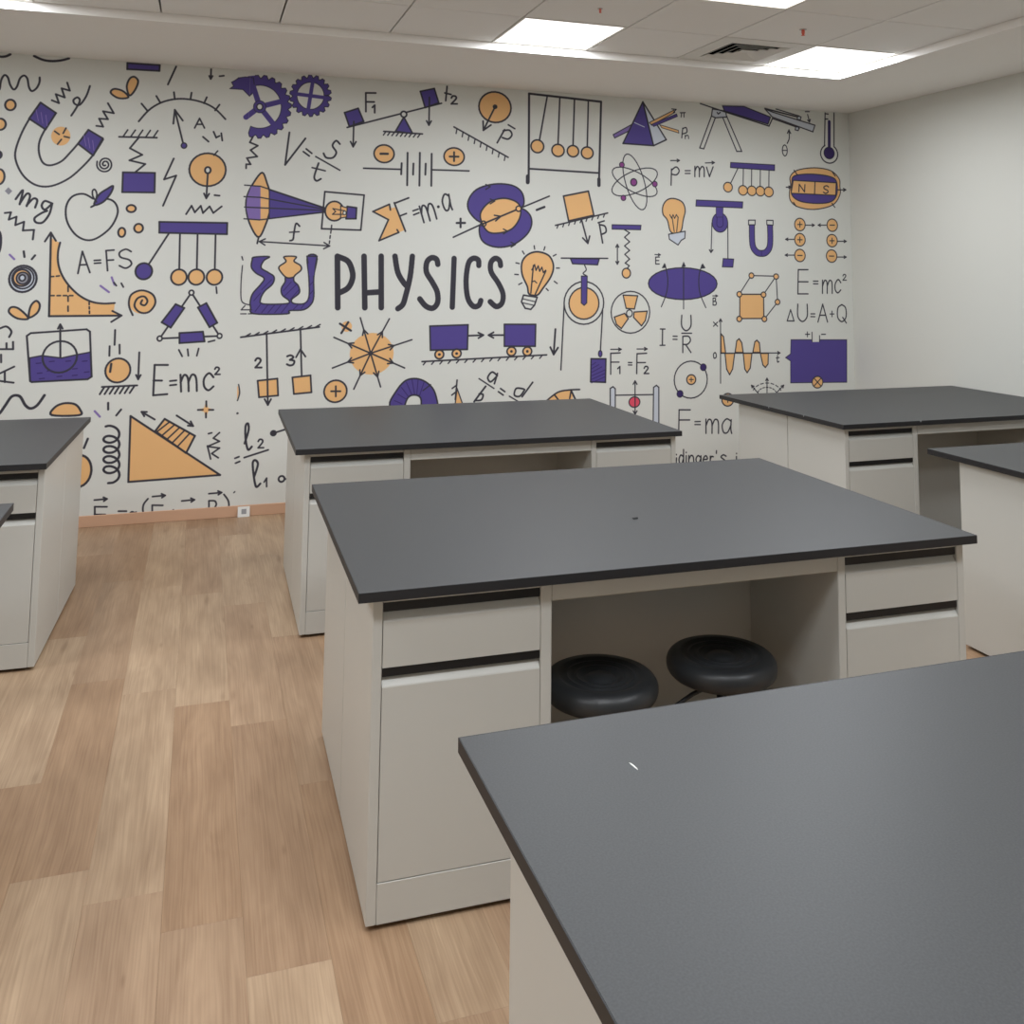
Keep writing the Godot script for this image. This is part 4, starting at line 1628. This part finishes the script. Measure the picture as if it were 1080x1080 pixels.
func build_benches() -> void:
	bench("lab bench in the middle with two round black stools in its kneehole", -3.58, 3.4871, -0.015)
	bench("lab bench straight below the PHYSICS lettering, nearest the mural", -3.5582, 1.6013, -0.0131)
	var worn := bench("lab bench against the right corner with pale chips along its edge", -0.9012, 1.6599, 0.0131)
	bench("lab bench cut by the right edge, in front of the chipped corner bench", -0.94, 3.5229, -0.0022, Vector2(-0.008, -0.003))
	bench("lab bench cut by the left edge, beside the wedge drawing", -6.2916, 1.5839, -0.0305)
	bench("lab bench at the far left of which only one worktop corner shows", -6.3117, 3.4813, 0.0056)
	bench("nearest lab bench filling the lower right corner", -3.5393, 5.4247, 0.0024)
	# chips in the edge of the corner bench
	for p: Array in [[-0.9015, -0.06, 0.0], [-0.9015, 0.27, 0.0], [-0.42, 0.602, 1.0]]:
		var c := put(worn, "edge_chip", lathe(PackedVector2Array([Vector2(0.0, 0.002), Vector2(0.003, 0.0012), Vector2(0.005, 0.0), Vector2(0.0, -0.001)]), 6), M.grey_print, Vector3(p[0], TOP_Y - 0.003, p[1]))
		c.rotation.z = PI / 2 * (1.0 - p[2])
		c.rotation.x = PI / 2 * p[2]

func stool(label: String, at: Vector3, turn: float) -> void:
	var o := thing("round_stool", label, "stool", at, turn, "stools in the kneehole")
	var top := 0.440
	var prof := PackedVector2Array([Vector2(0.0, top - 0.004)])
	# flat centre pad and stepped rings, then a thick rolled rim
	for p: Array in [[0.036, 0.004], [0.041, 0.010], [0.046, 0.009], [0.062, 0.0065], [0.065, 0.0015], [0.068, 0.0015], [0.071, 0.006], [0.088, 0.0045], [0.091, 0.0], [0.094, 0.0], [0.097, 0.0045], [0.112, 0.003], [0.116, -0.0015], [0.121, -0.0015]]:
		prof.append(Vector2(p[0], top - 0.003 - p[1]))
	for i in 11:
		var a := PI * 0.42 - PI * 0.92 * i / 10.0
		prof.append(Vector2(0.129 + 0.031 * cos(a), top - 0.033 + 0.033 * sin(a)))
	prof.append(Vector2(0.112, top - 0.062))
	prof.append(Vector2(0.0, top - 0.062))
	put(o, "seat", lathe(prof, 64), M.rubber)
	put(o, "seat_plate", block_mesh(Vector3(0.15, 0.012, 0.15), 0.003), M.leg, Vector3(0, top - 0.068, 0))
	put(o, "column", lathe(PackedVector2Array([Vector2(0.0, 0.06), Vector2(0.026, 0.06), Vector2(0.026, 0.22), Vector2(0.015, 0.222), Vector2(0.015, top - 0.07), Vector2(0.0, top - 0.07)]), 20), M.leg)
	var bar := starts()
	add_tube(bar, PackedVector3Array([Vector3(0.0, top - 0.080, 0), Vector3(-0.13, top - 0.083, 0), Vector3(-0.205, top - 0.096, 0)]), 0.006)
	put(o, "lift_lever", bar.commit(), M.leg)
	for k in 5:
		var d := Vector3(cos(TAU * k / 5.0 + 0.4), 0, sin(TAU * k / 5.0 + 0.4))
		var st := starts()
		add_tube(st, PackedVector3Array([d * 0.01 + Vector3(0, 0.085, 0), d * 0.12 + Vector3(0, 0.07, 0), d * 0.165 + Vector3(0, 0.035, 0)]), 0.013)
		var leg := put(o, "leg", st.commit(), M.leg)
		put(leg, "foot_glide", lathe(PackedVector2Array([Vector2(0.0, 0.0), Vector2(0.02, 0.0), Vector2(0.017, 0.03), Vector2(0.0, 0.03)]), 14), M.rubber, d * 0.16)

func build_small_things() -> void:
	stool("round black stool on the left in the kneehole, cut by the upright", Vector3(-3.785, 0, 3.868), -2.0)
	stool("round black stool on the right in the kneehole, its leg showing", Vector3(-3.390, 0, 3.838), 0.38)
	sprinkler(Vector3(-1.818, TILE_Y, 2.032), "small red fire sprinkler on the ceiling near the air vent", 0.62)
	sprinkler(Vector3(-3.017, TILE_Y, 2.031), "small red fire sprinkler on the ceiling at the top centre", 0.4)
	# a paper tag leaning on the skirting
	var o := thing("paper_tag", "small white paper tag leaning on the skirting below the mural", "tag", Vector3(-4.565, 0.0, 0.026), 0.05)
	var card := slab(o, "card", Vector3(-0.036, 0.0, -0.0006), Vector3(0.036, 0.062, 0.0006), M.white)
	card.rotation.x = -0.14
	slab(card, "grey_print", Vector3(-0.014, -0.014, 0.0006), Vector3(0.016, 0.016, 0.0009), M.grey_print)
	# bits on the worktops
	var crumb := put(self, "paper_shred", lathe(PackedVector2Array([Vector2(0.0, 0.0012), Vector2(0.004, 0.001), Vector2(0.0055, 0.0), Vector2(0.0, 0.0)]), 7), M.white, Vector3(-4.206, TOP_Y, 4.998))
	crumb.scale = Vector3(0.28, 1, 2.4)
	crumb.rotation.y = 0.15
	tag(crumb, "tiny white paper shred on the nearest dark worktop", "scrap")
	var bit := put(self, "rubber_bit", block_mesh(Vector3(0.018, 0.004, 0.008), 0.0012), M.pull, Vector3(-3.572, TOP_Y + 0.002, 3.637))
	bit.rotation.y = 0.2
	tag(bit, "tiny black rubber bit lying on the middle worktop", "scrap")

# ----------------------------------------------------------------
const PANEL_ENERGY := 2.12

func _ready() -> void:
	# camera: taken from the joint fit of all bench, wall and ceiling lines; lens shifted as in a cropped picture
	var cam := Camera3D.new()
	cam.name = "camera"
	add_child(cam)
	var f := 1015.80
	cam.position = Vector3(-4.8702, 1.5484, 6.4383)
	cam.rotation = Vector3(0.0998, -0.3286, 0.0089)
	cam.set_frustum(0.05 * 1080.0 / f, Vector2((540.0 - 562.39) / f, -(540.0 - 181.90) / f) * 0.05, 0.05, 60.0)
	cam.current = true
	var world := WorldEnvironment.new()
	world.name = "world"
	var env := Environment.new()
	env.background_mode = Environment.BG_COLOR
	env.background_color = Color(0.02, 0.02, 0.02)
	env.tonemap_mode = Environment.TONE_MAPPER_LINEAR
	env.tonemap_exposure = 1.0
	env.sdfgi_enabled = true
	env.ssao_enabled = true
	env.ssil_enabled = true
	world.environment = env
	add_child(world)
	make_materials()
	build_room()
	build_mural()
	build_benches()
	build_small_things()
